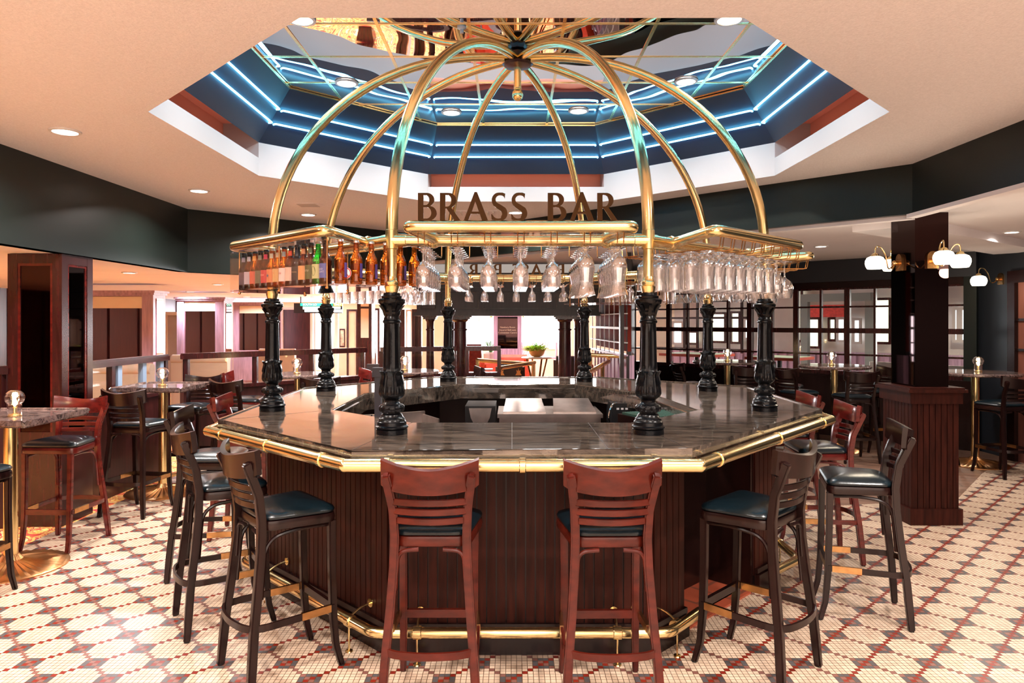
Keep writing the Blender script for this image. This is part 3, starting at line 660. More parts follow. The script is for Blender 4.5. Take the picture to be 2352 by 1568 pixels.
def planks(bm, p, q, z0, z1, w=.045, gap=.006, th=.012, out=None):
    P, Q = Vector((*p,0)), Vector((*q,0)); L_ = (Q-P).length; n = max(1, int(L_/w)); t = (Q-P).normalized()
    nrm = Vector((t.y,-t.x,0)) 
    for k in range(n):
        a = P+t*(L_*k/n+gap/2); c = P+t*(L_*(k+1)/n-gap/2); z = Vector((0,0,(z0+z1)/2)); bar(bm, a+nrm*th/2+z, c+nrm*th/2+z, th, z1-z0)
b = bm_(); planks(b, (x0,y0+.012),(x1,y0+.012),.13,1.0); planks(b, (x0+.012,y1),(x0+.012,y0),.13,1.0); mk('beadboard', b, 'bar_wood', root, smooth=False)
b = bm_(); box(b, x0-.02,x1+.02,y0-.02,y1+.02,.0,.13); mk('baseboard', b, 'bar_wood', root, smooth=False)
b = bm_(); box(b, x0-.02,x1+.02,y0-.02,y1+.02,.97,1.06); box(b, x0-.045,x1+.045,y0-.045,y1+.045,1.06,1.085); box(b, x0-.03,x1+.03,y0-.03,y1+.03,1.085,1.10); mk('cap_moulding', b, 'bar_wood', root, smooth=False)
# ------------------------------------------------------------------ booth partitions at the left rear
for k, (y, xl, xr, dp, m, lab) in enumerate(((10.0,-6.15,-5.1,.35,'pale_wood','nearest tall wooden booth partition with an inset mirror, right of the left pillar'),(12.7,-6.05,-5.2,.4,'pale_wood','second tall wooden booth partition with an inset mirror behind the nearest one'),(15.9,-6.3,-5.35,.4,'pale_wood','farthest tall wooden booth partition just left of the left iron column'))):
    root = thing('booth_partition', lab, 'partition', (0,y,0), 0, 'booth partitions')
    zt = 2.04
    b = bm_(); box(b, xl,xl+.12,0,dp,0,zt); box(b, xr-.16,xr,0,dp,0,zt); box(b, xl,xr,0,dp,zt-.05,zt); box(b, xl,xr,0,dp,0,.98); mk('frame', b, m, root, smooth=False)
    b = bm_(); box(b, xl-.04,xr+.04,-.04,dp+.04,zt,zt+.03); box(b, xl-.02,xr+.02,-.02,dp+.02,zt-.03,zt); mk('cornice', b, m, root, smooth=False)
    b = bm_(); box(b, xl+.12,xr-.16,.04,.06,.98,zt-.05); mk('mirror_panel', b, 'mirror_side', root, smooth=False)
    b = bm_(); box(b, xl+.16,xr-.2,-.012,0,.3,.9); mk('raised_panel', b, 'pale_wood', root, smooth=False)
    b = bm_(); box(b, xr,xr+.012,.08,dp-.08,1.0,zt-.08); mk('side_mirror', b, 'mirror_side', root, smooth=False)
    b = bm_(); box(b, xl+.13,xr-.17,.025,.038,zt-.22,zt-.055); mk('transom_panel', b, 'cream', root, smooth=False)  # cream band painted as the bright ceiling reflected in the mirror top
for k, (x, y, w, lab) in enumerate(((-5.0,8.9,.9,'cream leather booth bench seen under the railing by the left pillar'),(-5.0,11.3,.9,'cream leather booth bench behind the second railing opening'),(-4.6,13.8,.7,'cream leather booth bench farther back beside the third partition'))):
    root = thing('booth_bench', lab, 'bench', (x,y,0), 0, 'cream booth benches')
    b = bm_(); box(b, -w/2,w/2,-.06,.06,.2,1.02); tube(b, [(-w/2,0,1.02),(w/2,0,1.02)], .08, 12); mk('backrest', b, 'fabric_cream', root)
    b = bm_(); box(b, -w/2,w/2,.06,.5,.25,.48); mk('seat', b, 'fabric_cream', root, smooth=False)
    b = bm_(); box(b, -w/2,w/2,-.1,.5,0,.24); mk('base', b, 'pale_wood', root, smooth=False)
# door frames, pillars, picture, neon sign in the far left
root = thing('wood_pillar', 'square wooden pillar with cream inset panels behind the railing, between the two left back columns', 'pillar', (0,0,0)); d = 13.5
b = bm_(); box(b, X(820,d),X(854,d),d,d+.3,0,2.04); box(b, X(815,d),X(859,d),d-.04,d+.34,2.04,2.08); mk('post', b, 'rail_wood', root, smooth=False)
b = bm_(); box(b, X(829,d),X(847,d),d-.012,d,1.32,1.88); box(b, X(829,d),X(847,d),d-.012,d,1.92,2.0); mk('inset_panel', b, 'cream', root, smooth=False)
for pa, pb, y, lab in ((862,874,15.0,'narrow wooden post right of the cream panelled pillar'),(866,868,17.5,''),(867,869,18,'')):
    if not lab: continue
def tallframe(pa, pb, d, ztop, m, inner, label, fw=.07):
    root = thing('door_frame', label, 'door frame', (0,d,0), 0); xa, xb = X(pa,d), X(pb,d)
    b = bm_(); box(b, xa,xa+fw,0,.1,0,ztop); box(b, xb-fw,xb,0,.1,0,ztop); box(b, xa,xb,0,.1,ztop-fw,ztop); mk('frame', b, m, root, smooth=False)
    if inner: b = bm_(); box(b, xa+fw,xb-fw,.04,.06,0,ztop-fw); mk('door_panel', b, inner, root, smooth=False)
tallframe(644, 718, 17.0, 1.98, 'white', 'panel_wood', 'white framed opening with dark panelling right of the left iron column', .06)
tallframe(718, 776, 17.4, 1.97, 'white', None, 'white door frame behind the second iron column')
tallframe(796, 822, 18.2, 1.95, 'rail_wood', 'cream', 'wood framed cream panel right of the small framed picture', .05)
tallframe(858, 872, 16.8, 1.95, 'rail_wood', None, 'narrow wooden frame left of the front left iron column', .05)
tallframe(932, 948, 13.0, 1.85, 'white', None, 'narrow pale frame left of the portal', .03)
tallframe(908, 930, 13.2, 1.86, 'rail_wood', 'panel_wood', 'wooden frame with dark panel right of the front left iron column', .06)
tallframe(946, 968, 12.4, 1.85, 'rail_wood', 'panel_wood', 'wooden frame with dark panel at the left end of the portal', .06)
tallframe(375, 425, 16.5, 1.86, 'cream', 'beige', 'cream framed doorway seen between the two nearest booth partitions', .08)
d = 19.46; root = thing('picture_frame', 'small brown framed picture on the cream wall between the left back columns', 'picture', (0,0,0))
b = bm_(); box(b, X(780,d),X(792,d),d,d+.03,Z(797,d),Z(755,d)); mk('frame', b, 'rail_wood', root, smooth=False)
b = bm_(); box(b, X(782,d),X(790,d),d-.01,d,Z(794,d),Z(758,d)); mk('picture', b, 'picture', root, smooth=False)
d = 15.2; root = thing('neon_sign', 'dark ceiling-hung sign board with green and yellow glowing lettering left of the portal', 'sign', (0,d,0))
b = bm_(); box(b, X(675,d),X(786,d),0,.05,Z(719,d),Z(696,d)); mk('board', b, 'black', root, smooth=False)
for px in (690, 775): b = bm_(); box(b, X(px,d)-.01,X(px,d)+.01,.015,.035,Z(696,d),2.17); mk('hanging_rod', b, 'black', root, smooth=False)
b = bm_(); box(b, X(690,d),X(764,d),-.01,0,Z(702.5,d),Z(696,d)); mk('green_strip', b, 'sign_green', root, smooth=False)
b = bm_(); box(b, X(766,d),X(786,d),-.01,0,Z(702.5,d),Z(696,d)); mk('yellow_strip', b, 'sign_yellow', root, smooth=False)
mk('lettering', text_bm('SOUTH LO', .062, .001), 'sign_white', root, smooth=False, loc=(X(712,d),-.012,Z(701.5,d)), rot=(PI/2,0,0))
mk('lettering', text_bm('ONLY', .055, .001), 'sign_white', root, smooth=False, loc=(X(776,d),-.012,Z(701.3,d)), rot=(PI/2,0,0))
b = bm_()
for (pa,pb,ya,yb) in ((696,740,704,710),(700,745,711,716),(742,782,704,709),(750,786,711,717)): box(b, X(pa,d),X(pb,d),-.012,0,Z(yb,d),Z(ya,d))
mk('lit_rows', b, 'sign_white', root, smooth=False)
root = thing('lounge_chair', 'dark grey padded lounge chair back left of the front left iron column', 'chair', (X(861,10.6), 10.6, 0))
b = bm_(); box(b, -.13,.13,-.05,.05,Z(871,10.6),Z(853,10.6)); box(b, -.12,.12,-.03,.05,Z(852,10.6),Z(836,10.6)); mk('backrest', b, 'fabric_grey', root, smooth=False)
b = bm_(); box(b, -.2,.2,.05,.5,.3,.48); mk('seat', b, 'fabric_grey', root, smooth=False)
for x in (-.18,.18):
    for y in (.08,.46): b = bm_(); box(b, x-.015,x+.015,y-.015,y+.015,0,.3); mk('leg', b, 'black', root, smooth=False)
b = bm_(); box(b, -.1,.1,0,.04,.3,Z(871,10.6)); mk('back_support', b, 'black', root, smooth=False)
# ------------------------------------------------------------------ the bar
CT = [(-.695,3.05),(.782,3.05),(1.95,4.42),(2.0,6.02),(.86,7.03),(-.80,7.03),(-1.73,5.88),(-1.66,3.97)]
CI = [(-.55,3.885),(.66,3.885),(1.17,4.44),(1.08,5.4),(.56,6.3),(-.46,6.3),(-1.14,5.47),(-1.13,4.45)]
HC = 1.07
def chamfer_slab(bm, outer, inner, z0, z1, c):
    prism(bm, outer, z0, z1-c, [inner])
root = thing('bar_counter', 'large octagonal dark granite bar top with an open middle', 'bar top')
b = bm_(); prism(b, CT, HC-.034, HC, [CI]); 
bmesh.ops.bevel(b, geom=[e for e in b.edges if all(v.co.z > HC-.001 for v in e.verts) and len(e.link_faces) == 2 and e.calc_face_angle(0) > 1], offset=.008, segments=3, affect='EDGES')
mk('top_slab', b, 'granite', root)
b = bm_(); prism(b, offset_poly(CT,-.018), HC-.072, HC-.034, [offset_poly(CI,.0)]); mk('lower_slab', b, 'granite', root)
b = bm_()
for k in range(8):
    p, q = CI[k], CI[(k+1)%8]; bar(b, (*p,HC-.085), (*q,HC-.085), .02, .09)
mk('inner_apron', b, 'granite', root, smooth=False)
b = bm_()
for (p, q) in (((-.695,3.05),(-.55,3.885)),((.782,3.05),(.66,3.885)),((1.95,4.42),(1.17,4.44)),((-1.66,3.97),(-1.13,4.45)),((.0,3.05),(.0,3.885)),((.42,3.05),(.42,3.885)),((1.4,3.78),(.95,4.18)),((-.46,6.3),(-.8,7.03)),((.56,6.3),(.86,7.03)),((.1,6.3),(.1,7.03))):
    bar(b, (*p,HC+.0002), (*q,HC+.0002), .0025, .0008)
mk('joint_lines', b, 'bar_back', root, smooth=False)
# brass arm rail
AR = offset_poly(CT, .045)
root = thing('brass_arm_rail', 'thick polished brass rail running around the edge of the granite bar top', 'rail')
for k in range(8):
    a, c = Vector((*AR[k],1.012)), Vector((*AR[(k+1)%8],1.012)); b = bm_(); tube(b, [a, c], .029, 18); pipe = mk('pipe', b, 'brass', root)
    t = (c-a).normalized(); L_ = (c-a).length
    pn = [.18, L_-.18] + ([L_/2] if L_ > 1.0 else [])
    for s in pn:
        p = a+t*s; b = bm_(); tube(b, [p-t*.014, p-t*.011, p+t*.011, p+t*.014], [.031,.034,.034,.031], 18); mk('collar', b, 'brass', pipe)
for p in AR: b = bm_(); sphere(b, (*p,1.012), .0295, 18, 10); mk('elbow', b, 'brass', root)
# bar body
BB = [(-.606,3.475),(.692,3.475),(1.65,4.433),(1.65,5.75),(.80,6.62),(-.70,6.62),(-1.515,5.75),(-1.515,4.385)]
root = thing('bar_island', 'dark brown beadboard bar front under the octagonal counter', 'bar')
th = .05
OPa, OPb = (.89,3.673), (1.45,4.233)
def body_seg(p, q, first=True):
    P, Q = Vector(p), Vector(q); t = (Q-P).normalized(); n = Vector((t.y,-t.x))
    b = bm_(); wall_seg(b, p, q, .0, HC-.075, .06); mk('backing', b, 'bar_back', root, smooth=False)
    b = bm_(); planks(b, p, q, .1, HC-.08, .0475, .0065); mk('beadboard', b, 'bar_wood', root, smooth=False)
    b = bm_(); P2 = P+n*.012; Q2 = Q+n*.012; bar(b, (*(P2+n*.012),.055), (*(Q2+n*.012),.055), .035, .11); bar(b, (*(P2+n*.008),.13), (*(Q2+n*.008),.13), .02, .03); mk('baseboard', b, 'dark_wood', root, smooth=False)
for k in range(8):
    p, q = BB[k], BB[(k+1)%8]
    if k == 1: body_seg(p, OPa); body_seg(OPb, q)
    else: body_seg(p, q)
b = bm_(); n = Vector((-1,1)).normalized()*.55
box(b, 0,0,0,0,0,0) if False else None
for p in (OPa, OPb): wall_seg(b, p, (p[0]-.42, p[1]+.42), 0, HC-.08, .03)
mk('gate_jamb', b, 'dark_wood', root, smooth=False)
b = bm_(); wall_seg(b, (.70,3.90), (1.28,4.48), .0, .8, .03); mk('inner_gate', b, 'dark_wood', root, smooth=False)
b = bm_(); prism(b, [(x,y) for x, y in offset_poly(BB,-.06)], .0, .012); prism(b, [(.9,3.68),(1.44,4.22),(1.38,4.3),(.83,3.75)], 0, .012); tag(mk('floor_bar', b, 'quarry', smooth=False), 'x', 'x'); o = bpy.data.objects['floor_bar']; del o['label'], o['category']; o['kind'] = 'structure'
# brass foot rail
FZ = .15
def foot_run(pts, label, br):
    root = thing('brass_foot_rail', label, 'foot rail', (0,0,0), 0, 'brass foot rails')
    b = bm_(); tube(b, fillet([(*p,FZ) for p in pts], .05, 4), .026, 16); mk('pipe', b, 'brass', root)
    for (px_, py_, nx, ny) in br:
        nv = Vector((nx,ny,0)).normalized(); c = Vector((px_,py_,FZ)); b = bm_()
        tvec = Vector((-nv.y,nv.x,0)); tube(b, [c-tvec*.022, c-tvec*.018, c+tvec*.018, c+tvec*.022], [.027,.031,.031,.027], 16)
        tube(b, fillet([c-nv*.0+Vector((0,0,.02)), c-nv*.06+Vector((0,0,.05)), c-nv*.125+Vector((0,0,.055))], .03, 4), .006, 8)
        lathe(b, [(0,-.0),(.02,0),(.02,.006),(0,.008)], 14, (0,0,0)) if False else None
        q = c-nv*.122+Vector((0,0,.055)); tube(b, [q, q+nv*.006], .022, 14)
        tube(b, [c+nv*.005, (c.x+nv.x*.005,c.y+nv.y*.005,.012)], .005, 8); lathe(b, [(.02,0),(.018,.006),(.006,.012)], 12, (c.x+nv.x*.005,c.y+nv.y*.005,0))
        mk('bracket', b, 'brass', root)
FR = offset_poly(BB, .135)
foot_run([(-1.62,5.3), FR[7], FR[0], FR[1], (.955,3.58)], 'long brass foot rail along the front and left of the bar base', [(-.45,3.34,0,-1),(.50,3.34,0,-1),(-.80,3.475,-1,-1),(-1.42,4.09,-1,-1),(.80,3.425,1,-1),(-1.65,4.9,-1,0)])
foot_run([(1.56,4.17), FR[2], FR[3]], 'short brass foot rail at the right of the bar opening', [(1.785,4.7,1,0)])
# ------------------------------------------------------------------ equipment inside the bar
root = thing('ice_bin', 'stainless steel twin-lid ice bin behind the bar counter', 'ice bin', (.30,5.55,0))
b = bm_(); box(b, -.40,.40,0,.5,.1,.87); mk('cabinet', b, 'steel', root, smooth=False)
b = bm_(); box(b, -.415,.415,-.02,.52,.87,.90); mk('rim', b, 'steel', root, smooth=False)
for s, l in ((-1,'l'),(1,'r')):
    b = bm_(); add_verts_faces(b, [(s*.2-.17,.05,.90),(s*.2+.17,.05,.90),(s*.2+.15,.45,.965),(s*.2-.15,.45,.965),(s*.2-.17,.05,.91),(s*.2+.17,.05,.91),(s*.2+.15,.45,.975),(s*.2-.15,.45,.975)], [(3,2,1,0),(4,5,6,7),(0,1,5,4),(1,2,6,5),(2,3,7,6),(3,0,4,7)]); mk('lid', b, 'steel', root, smooth=False)
for x in (-.35,.35):
    for y in (.05,.45): b = bm_(); box(b, x-.02,x+.02,y-.02,y+.02,.012,.1); mk('leg', b, 'steel', root, smooth=False)
root = thing('sink_unit', 'stainless steel sink counter with splash guards at the left inside the bar', 'sink', (-.72,4.75,0), .5)
b = bm_(); box(b, -.3,.3,0,.42,.75,.80); box(b, -.3,.3,.40,.42,.8,.96); box(b, .0,.012,.1,.42,.8,.94); box(b, .28,.29,.1,.42,.8,.94); mk('basin', b, 'steel', root, smooth=False)
b = bm_(); box(b, -.28,.28,.04,.4,.1,.75); mk('cabinet', b, 'steel', root, smooth=False)
for x in (-.25,.25):
    for y in (.06,.36): b = bm_(); box(b, x-.02,x+.02,y-.02,y+.02,.012,.1); mk('leg', b, 'steel', root, smooth=False)
b = bm_(); tube(b, fillet([(-.18,.3,.8),(-.18,.3,.97),(-.05,.2,.98),(-.03,.18,.9)], .06, 5), .008, 10); mk('faucet', b, 'chrome', root)
root = thing('soda_gun_station', 'white and black drink dispensing head with round dials near the front left iron column', 'dispenser', (-.48,4.15,0), .3)
b = bm_(); lathe(b, [(.085,.80),(.09,.90),(.075,.965),(0,.98)], 24); mk('housing', b, 'white', root)
for a in (-.9, .1, 1.1): b = bm_(); lathe(b, [(0,0),(.016,0),(.016,.02),(0,.022)], 12, (math.sin(a)*.06, -math.cos(a)*.06*.8, .965)); mk('dial', b, 'black', root)
b = bm_(); box(b, -.06,.06,-.06,.06,.012,.80); mk('stand', b, 'steel', root, smooth=False)
root = thing('hopper_bin', 'dark bin with a pale curved scoop front left of the ice bin', 'bin', (-.25,5.55,0))
b = bm_(); box(b, -.12,.12,0,.4,.012,.96); mk('body', b, 'black', root, smooth=False)
b = bm_(); pts = [(-.09,.945),(.09,.945),(.075,.87),(.045,.81),(0,.78),(-.045,.81),(-.075,.87)]
add_verts_faces(b, [(x,y,z) for y in (-.012,0) for x, z in pts], [tuple(range(7)), tuple(range(13,6,-1))]+[(k,(k+1)%7,7+(k+1)%7,7+k) for k in range(7)]); mk('scoop_front', b, 'steel', root, smooth=False)
root = thing('soap_dispenser', 'cream plastic dispenser box with a green oval logo at the right inside the bar', 'dispenser', (.86,4.95,.55), -.2)
b = bm_(); prism(b, [(-.055,-.02),(-.035,-.05),(.035,-.05),(.055,-.02),(.055,.05),(-.055,.05)], 0, .36); mk('housing', b, 'dispenser', root, smooth=False)
b = bm_(); lathe(b, [(0,0),(.024,0),(.024,.003),(0,.003)], 20); mk('oval_logo', b, 'leaf_dark', root, loc=(0,-.051,.28), rot=(PI/2,0,0)); root.children[-1].scale = (1,.45,1)
b = bm_(); box(b, -.08,.08,.05,.08,-.538,.40); mk('backboard', b, 'dark_wood', root, smooth=False)
root = thing('coffee_machine', 'black bar machine with pale buttons and curved chrome tap right of the ice bin', 'machine', (.90,5.65,0))
b = bm_(); box(b, -.10,.14,0,.3,.012,.97); mk('body', b, 'black', root, smooth=False)
b = bm_(); 
for k in range(3): b = bm_(); box(b, -.06+k*.035,-.04+k*.035,-.005,0,.92,.935); mk('button', b, 'white', root, smooth=False)
b = bm_(); tube(b, fillet([(-.12,-.05,.78),(-.135,-.05,.88),(-.10,-.02,.965),(-.06,.02,.97)], .06, 5), .008, 10); mk('chrome_tap', b, 'chrome', root)
b = bm_(); box(b, -.2,.2,-.15,.15,.975,.985)
for k in range(20): box(b, -.2+k*.02,-.192+k*.02,-.15,.15,.985,.99)
o = mk('bar_mat', b, 'mat_green', smooth=False, loc=(1.02,4.9,0), rot=(0,0,.4)); tag(o, 'ribbed dark green bar mat shelf at the right inside the bar', 'bar mat')
b = bm_(); box(b, -.22,.22,-.17,.17,.012,.974); o2 = mk('bar_cabinet', b, 'dark_wood', smooth=False, loc=(1.02,4.92,0), rot=(0,0,.4)); tag(o2, 'dark under-counter cabinet carrying the green bar mat', 'cabinet')
root = thing('display_post', 'dark grey post with a flat cap standing left behind the front left iron column', 'post', (-.865,4.55,0))
b = bm_(); box(b, -.02,.02,-.02,.02,.012,1.27); mk('pole', b, 'fabric_grey', root, smooth=False)
b = bm_(); box(b, -.035,.035,-.03,.03,1.27,1.33); mk('cap', b, 'fabric_grey', root, smooth=False)

# ------------------------------------------------------------------ iron columns with brass poles
CV = octa(1.54)
cnames = ['front left','front right','right','rear right','back right','back left','rear left','left']
IP = [(.077,0),(.077,.024),(.073,.026),(.081,.031),(.081,.038),(.073,.044),(.0715,.06),(.067,.064),(.064,.077),(.056,.083),(.051,.097),(.043,.102),(.045,.108),(.058,.112),(.063,.122),(.063,.134),(.056,.144),(.042,.148),(.035,.158),(.036,.167),(.044,.175),(.055,.185),(.061,.198),(.060,.222),(.055,.245),(.051,.266),(.047,.291),(.050,.299),(.052,.304),(.046,.310),(.0445,.312),(.042,.42),(.039,.547),(.0445,.552),(.0445,.560),(.040,.565),(.0395,.572),(.035,.585),(.041,.596),(.042,.604),(.037,.612),(.039,.620),(.048,.632),(.060,.646),(.066,.652),(.067,.664),(.063,.668),(.050,.672),(.052,.682),(.043,.686),(.041,.698),(.030,.700)]
def cmod(z, a):
    if .312 < z < .545: return 1-.07*abs(math.sin(6*a))
    if .175 < z < .305: return 1+.07*abs(math.cos(4*a))-.03*abs(math.cos(16*a))
    if .108 < z < .14: return 1+.03*math.cos(16*a)
    if .59 < z < .65: return 1+.05*abs(math.cos(4*a))
    return 1
BP = [(.030,.700),(.033,.712),(.036,.722),(.038,.732),(.030,.738),(.034,.746),(.036,.752),(.029,.760),(.027,.775),(.0255,.780)]
def refine(pr, f):
    out = []
    for (a, b_) in zip(pr, pr[1:]):
        n = 6 if (.3 < a[1] < .56 and b_[1]-a[1] > .05) else 1
        for i in range(n): s = i/n; out.append((a[0]+(b_[0]-a[0])*s, a[1]+(b_[1]-a[1])*s))
    out.append(pr[-1]); return out
IPr = refine(IP, 1)
proto = None
for k in range(8):
    lab = 'black ornate iron column with a brass pole on the bar top, %s of the eight' % cnames[k]
    if proto is None:
        root = thing('iron_column', lab, 'column', (*CV[k],HC), 0, 'ornate iron columns on the bar')
        def sub(z0, z1): return [p for p in IPr if z0-1e-6 <= p[1] <= z1+1e-6]
        b = bm_(); lathe(b, sub(0,.158), 48, mod=cmod); mk('base', b, 'iron', root)
        b = bm_(); lathe(b, sub(.158,.304), 64, mod=cmod); mk('leaf_bulb', b, 'iron', root)
        b = bm_()
        for i in range(8):
            a = i*PI/4; r = Vector((math.cos(a), math.sin(a), 0)); t = Vector((-r.y, r.x, 0))
            sweep(b, [r*.044+Vector((0,0,.20)), r*.060+Vector((0,0,.25)), r*.050+Vector((0,0,.29)), r*.060+Vector((0,0,.312))], .022, .005, up=r)
            sweep(b, [r*.036+Vector((0,0,.585)), r*.046+Vector((0,0,.615)), r*.062+Vector((0,0,.638))], .016, .004, up=r)
        mk('leaves', b, 'iron', root)
        b = bm_(); lathe(b, sub(.304,.547), 72, mod=cmod); mk('shaft', b, 'iron', root)
        b = bm_(); lathe(b, sub(.547,.700), 48, mod=cmod); mk('capital', b, 'iron', root)
        b = bm_(); lathe(b, BP, 32); mk('brass_collar', b, 'brass', root)
        b = bm_(); lathe(b, [(.0255,.780),(.0255,.995)], 28); mk('brass_pole', b, 'brass', root)
        proto = root
    else: dup(proto, (*CV[k],HC), 0, lab)
# ------------------------------------------------------------------ brass dome frame
ZR = 2.03
root = thing('brass_dome', 'polished brass dome frame of eight curved ribs above the bar', 'dome frame')
for k in range(8):
    p = Vector((*CV[k],0)); c = Vector((*CO,0)); rv = (p-c); R = rv.length; rv.normalize()
    pts = [p+Vector((0,0,HC+.995)), p+Vector((0,0,ZR+.05))]
    for i in range(1, 25):
        a = i/24*(PI/2)*.985; pts.append(c+rv*(R*math.cos(a)+.0)+Vector((0,0,ZR+.05+1.42*math.sin(a))))
    pts[-1] = c+rv*.06+Vector((0,0,3.50))
    b = bm_(); tube(b, pts, .030, 18); mk('rib', b, 'brass', root)
    q = Vector((*CV[(k+1)%8],0)); b = bm_(); tube(b, [p+Vector((0,0,ZR)), q+Vector((0,0,ZR))], .030, 18)
    mk('ring_pipe', b, 'brass', root)
    b = bm_(); tube(b, [p+Vector((0,0,ZR-.045)), p+Vector((0,0,ZR-.042)), p+Vector((0,0,ZR+.05)), p+Vector((0,0,ZR+.054))], [.028,.032,.032,.028], 18)
    t = (q-p).normalized(); tube(b, [p+Vector((0,0,ZR)), p+t*.07+Vector((0,0,ZR)), p+t*.073+Vector((0,0,ZR))], [.033,.033,.030], 18)
    t = (Vector((*CV[k-1],0))-p).normalized(); tube(b, [p+Vector((0,0,ZR)), p+t*.07+Vector((0,0,ZR)), p+t*.073+Vector((0,0,ZR))], [.033,.033,.030], 18)
    mk('joint', b, 'brass', root)
b = bm_(); lathe(b, [(.0,3.44),(.10,3.455),(.115,3.47),(.075,3.48),(.07,3.53),(.06,3.555),(.045,3.562)], 8, (*CO,0)); mk('hub', b, 'panel_wood', root)
b = bm_(); lathe(b, [(0,3.205),(.02,3.21),(.036,3.23),(.040,3.252),(.034,3.275),(.022,3.288),(.028,3.295),(.028,3.305),(.026,3.315),(.026,3.445)], 24, (*CO,0)); mk('finial', b, 'brass', root)
# ------------------------------------------------------------------ glass racks
def side_frame(k):
    p, q = Vector((*CV[k],0)), Vector((*CV[(k+1)%8],0)); m = (p+q)/2; t = (q-p).normalized(); n = Vector((t.y,-t.x,0)); return m, t, n
ZO = 2.052
def rack(k, label, half=.515, out=.35, nrow=7, inn=-.26, hang=True, group='glass racks around the dome ring', u0=None, u1=None, us=None):
    u0 = -half if u0 is None else u0; u1 = half if u1 is None else u1
    m, t, n = side_frame(k); T = lambda u, v, z: m+t*u+n*v+Vector((0,0,z))
    root = thing('glass_rack', label, 'rack', (0,0,0), 0, group)
    b = bm_(); tube(b, fillet([T(-.43,.0,ZR), T(-.43,.06,ZR+.01), T(u0,out,ZO), T(u1,out,ZO), T(.43,.06,ZR+.01), T(.43,0,ZR)], .05, 5), .0275, 16); mk('outer_rail', b, 'brass', root)
    for s in (-1,1): b = bm_(); sphere(b, T(s*.43,0,ZR), .040, 16, 10); mk('rail_joint', b, 'brass', root)
    b = bm_(); bar(b, T(u0+.02,.04+out/2,ZO-.022), T(u1-.02,.04+out/2,ZO-.022), out-.02, .006); mk('glass_shelf', b, 'acrylic', root, smooth=False)
    b = bm_(); tube(b, [T(-.46,inn,ZO-.01), T(.46,inn,ZO-.01)], .007, 8); mk('inner_bar', b, 'brass', root)
    if hang:
        for i in range(nrow if us is None else len(us)):
            u = us[i] if us else (i-(nrow-1)/2)*.149 if nrow == 7 else (i-(nrow-1)/2)*(.94/(nrow-1))
            w = .014
            for s in (-1,1):
                b = bm_()
                tube(b, fillet([T(u+s*w,out,ZO-.02), T(u+s*w,out-.01,1.972), T(u+s*w,inn+.07,1.966), T(u+s*.032,inn+.01,1.966), T(u+s*.032,inn,ZO-.01)], .012, 3), .0028, 6, False); mk('hanger', b, 'brass_dark', root)
    return T
def glass_mesh(kind):
    # hanging upside down: foot at z=0 (top), rim at z=-H
    if kind == 'wine': pr = [(0,.002),(.034,.002),(.034,-.001),(.012,-.006),(.006,-.015),(.0055,-.055),(.010,-.066),(.024,-.080),(.034,-.105),(.037,-.135),(.035,-.165),(.032,-.18),(.0305,-.18),(.0335,-.165),(.0355,-.135),(.0325,-.106),(.022,-.083),(0,-.072)]
    if kind == 'hurricane': pr = [(0,.002),(.036,.002),(.036,-.001),(.014,-.006),(.010,-.02),(.014,-.03),(.030,-.045),(.040,-.075),(.041,-.10),(.034,-.135),(.033,-.16),(.038,-.195),(.044,-.215),(.0425,-.215),(.036,-.195),(.031,-.16),(.032,-.135),(.0385,-.10),(.038,-.077),(.028,-.05),(0,-.036)]
    if kind == 'pilsner': pr = [(0,.002),(.035,.002),(.035,-.002),(.012,-.008),(.009,-.02),(.012,-.028),(.028,-.040),(.036,-.055),(.038,-.075),(.037,-.18),(.0355,-.18),(.036,-.075),(.032,-.056),(0,-.040)]
    if kind == 'balloon': pr = [(0,.002),(.036,.002),(.036,-.001),(.010,-.006),(.0045,-.015),(.004,-.085),(.012,-.095),(.034,-.110),(.047,-.140),(.047,-.165),(.040,-.195),(.036,-.205),(.0345,-.205),(.0385,-.195),(.0455,-.165),(.0455,-.141),(.033,-.113),(0,-.099)]
    if kind == 'martini': pr = [(0,.002),(.036,.002),(.036,-.001),(.008,-.006),(.004,-.015),(.004,-.10),(.010,-.108),(.056,-.175),(.054,-.175),(.009,-.112),(0,-.11)]
    if kind == 'small': pr = [(0,.002),(.032,.002),(.032,-.001),(.010,-.006),(.006,-.012),(.006,-.050),(.016,-.060),(.029,-.085),(.033,-.115),(.032,-.145),(.0305,-.145),(.0315,-.115),(.027,-.087),(.015,-.064),(0,-.056)]
    b = bm_(); lathe(b, pr, 20, mod=(lambda z, a: 1+.03*math.cos(10*a) if kind == 'hurricane' and z < -.06 else 1), cap=False)
    o = mk('g', b, 'crystal'); me = o.data; bpy.data.objects.remove(o); me.name = kind+'_glass'; return me
GM = {k: glass_mesh(k) for k in ('wine','hurricane','pilsner','balloon','martini','small')}
ORD = ['first','second','third','fourth','fifth','sixth','seventh','eighth','ninth','tenth']
def hang_glasses(T, us, kinds, depths, where, group, outn, names=None, zf=1.9635):
    for i, u in enumerate(us):
        kd = kinds[i] if isinstance(kinds, list) else kinds
        nm = {'wine':'wine_glass','hurricane':'hurricane_glass','pilsner':'beer_glass','balloon':'balloon_glass','martini':'martini_glass','small':'wine_glass'}[kd]
        for j, v in enumerate(depths):
            o = bpy.data.objects.new(nm, GM[kd]); COL.objects.link(o); o.location = T(u, v, zf)
            dep = 'outermost' if j == 0 else ('innermost' if j == len(depths)-1 else ORD[j]+' inward')
            tag(o, 'hanging %s, %s rack, %s row from the %s, %s' % (nm.replace('_',' '), where, ORD[i], outn, dep), 'glass', group)
U7 = [(i-3)*.149 for i in range(7)]
T0 = rack(0, 'front brass glass rack under the BRASS BAR lettering')
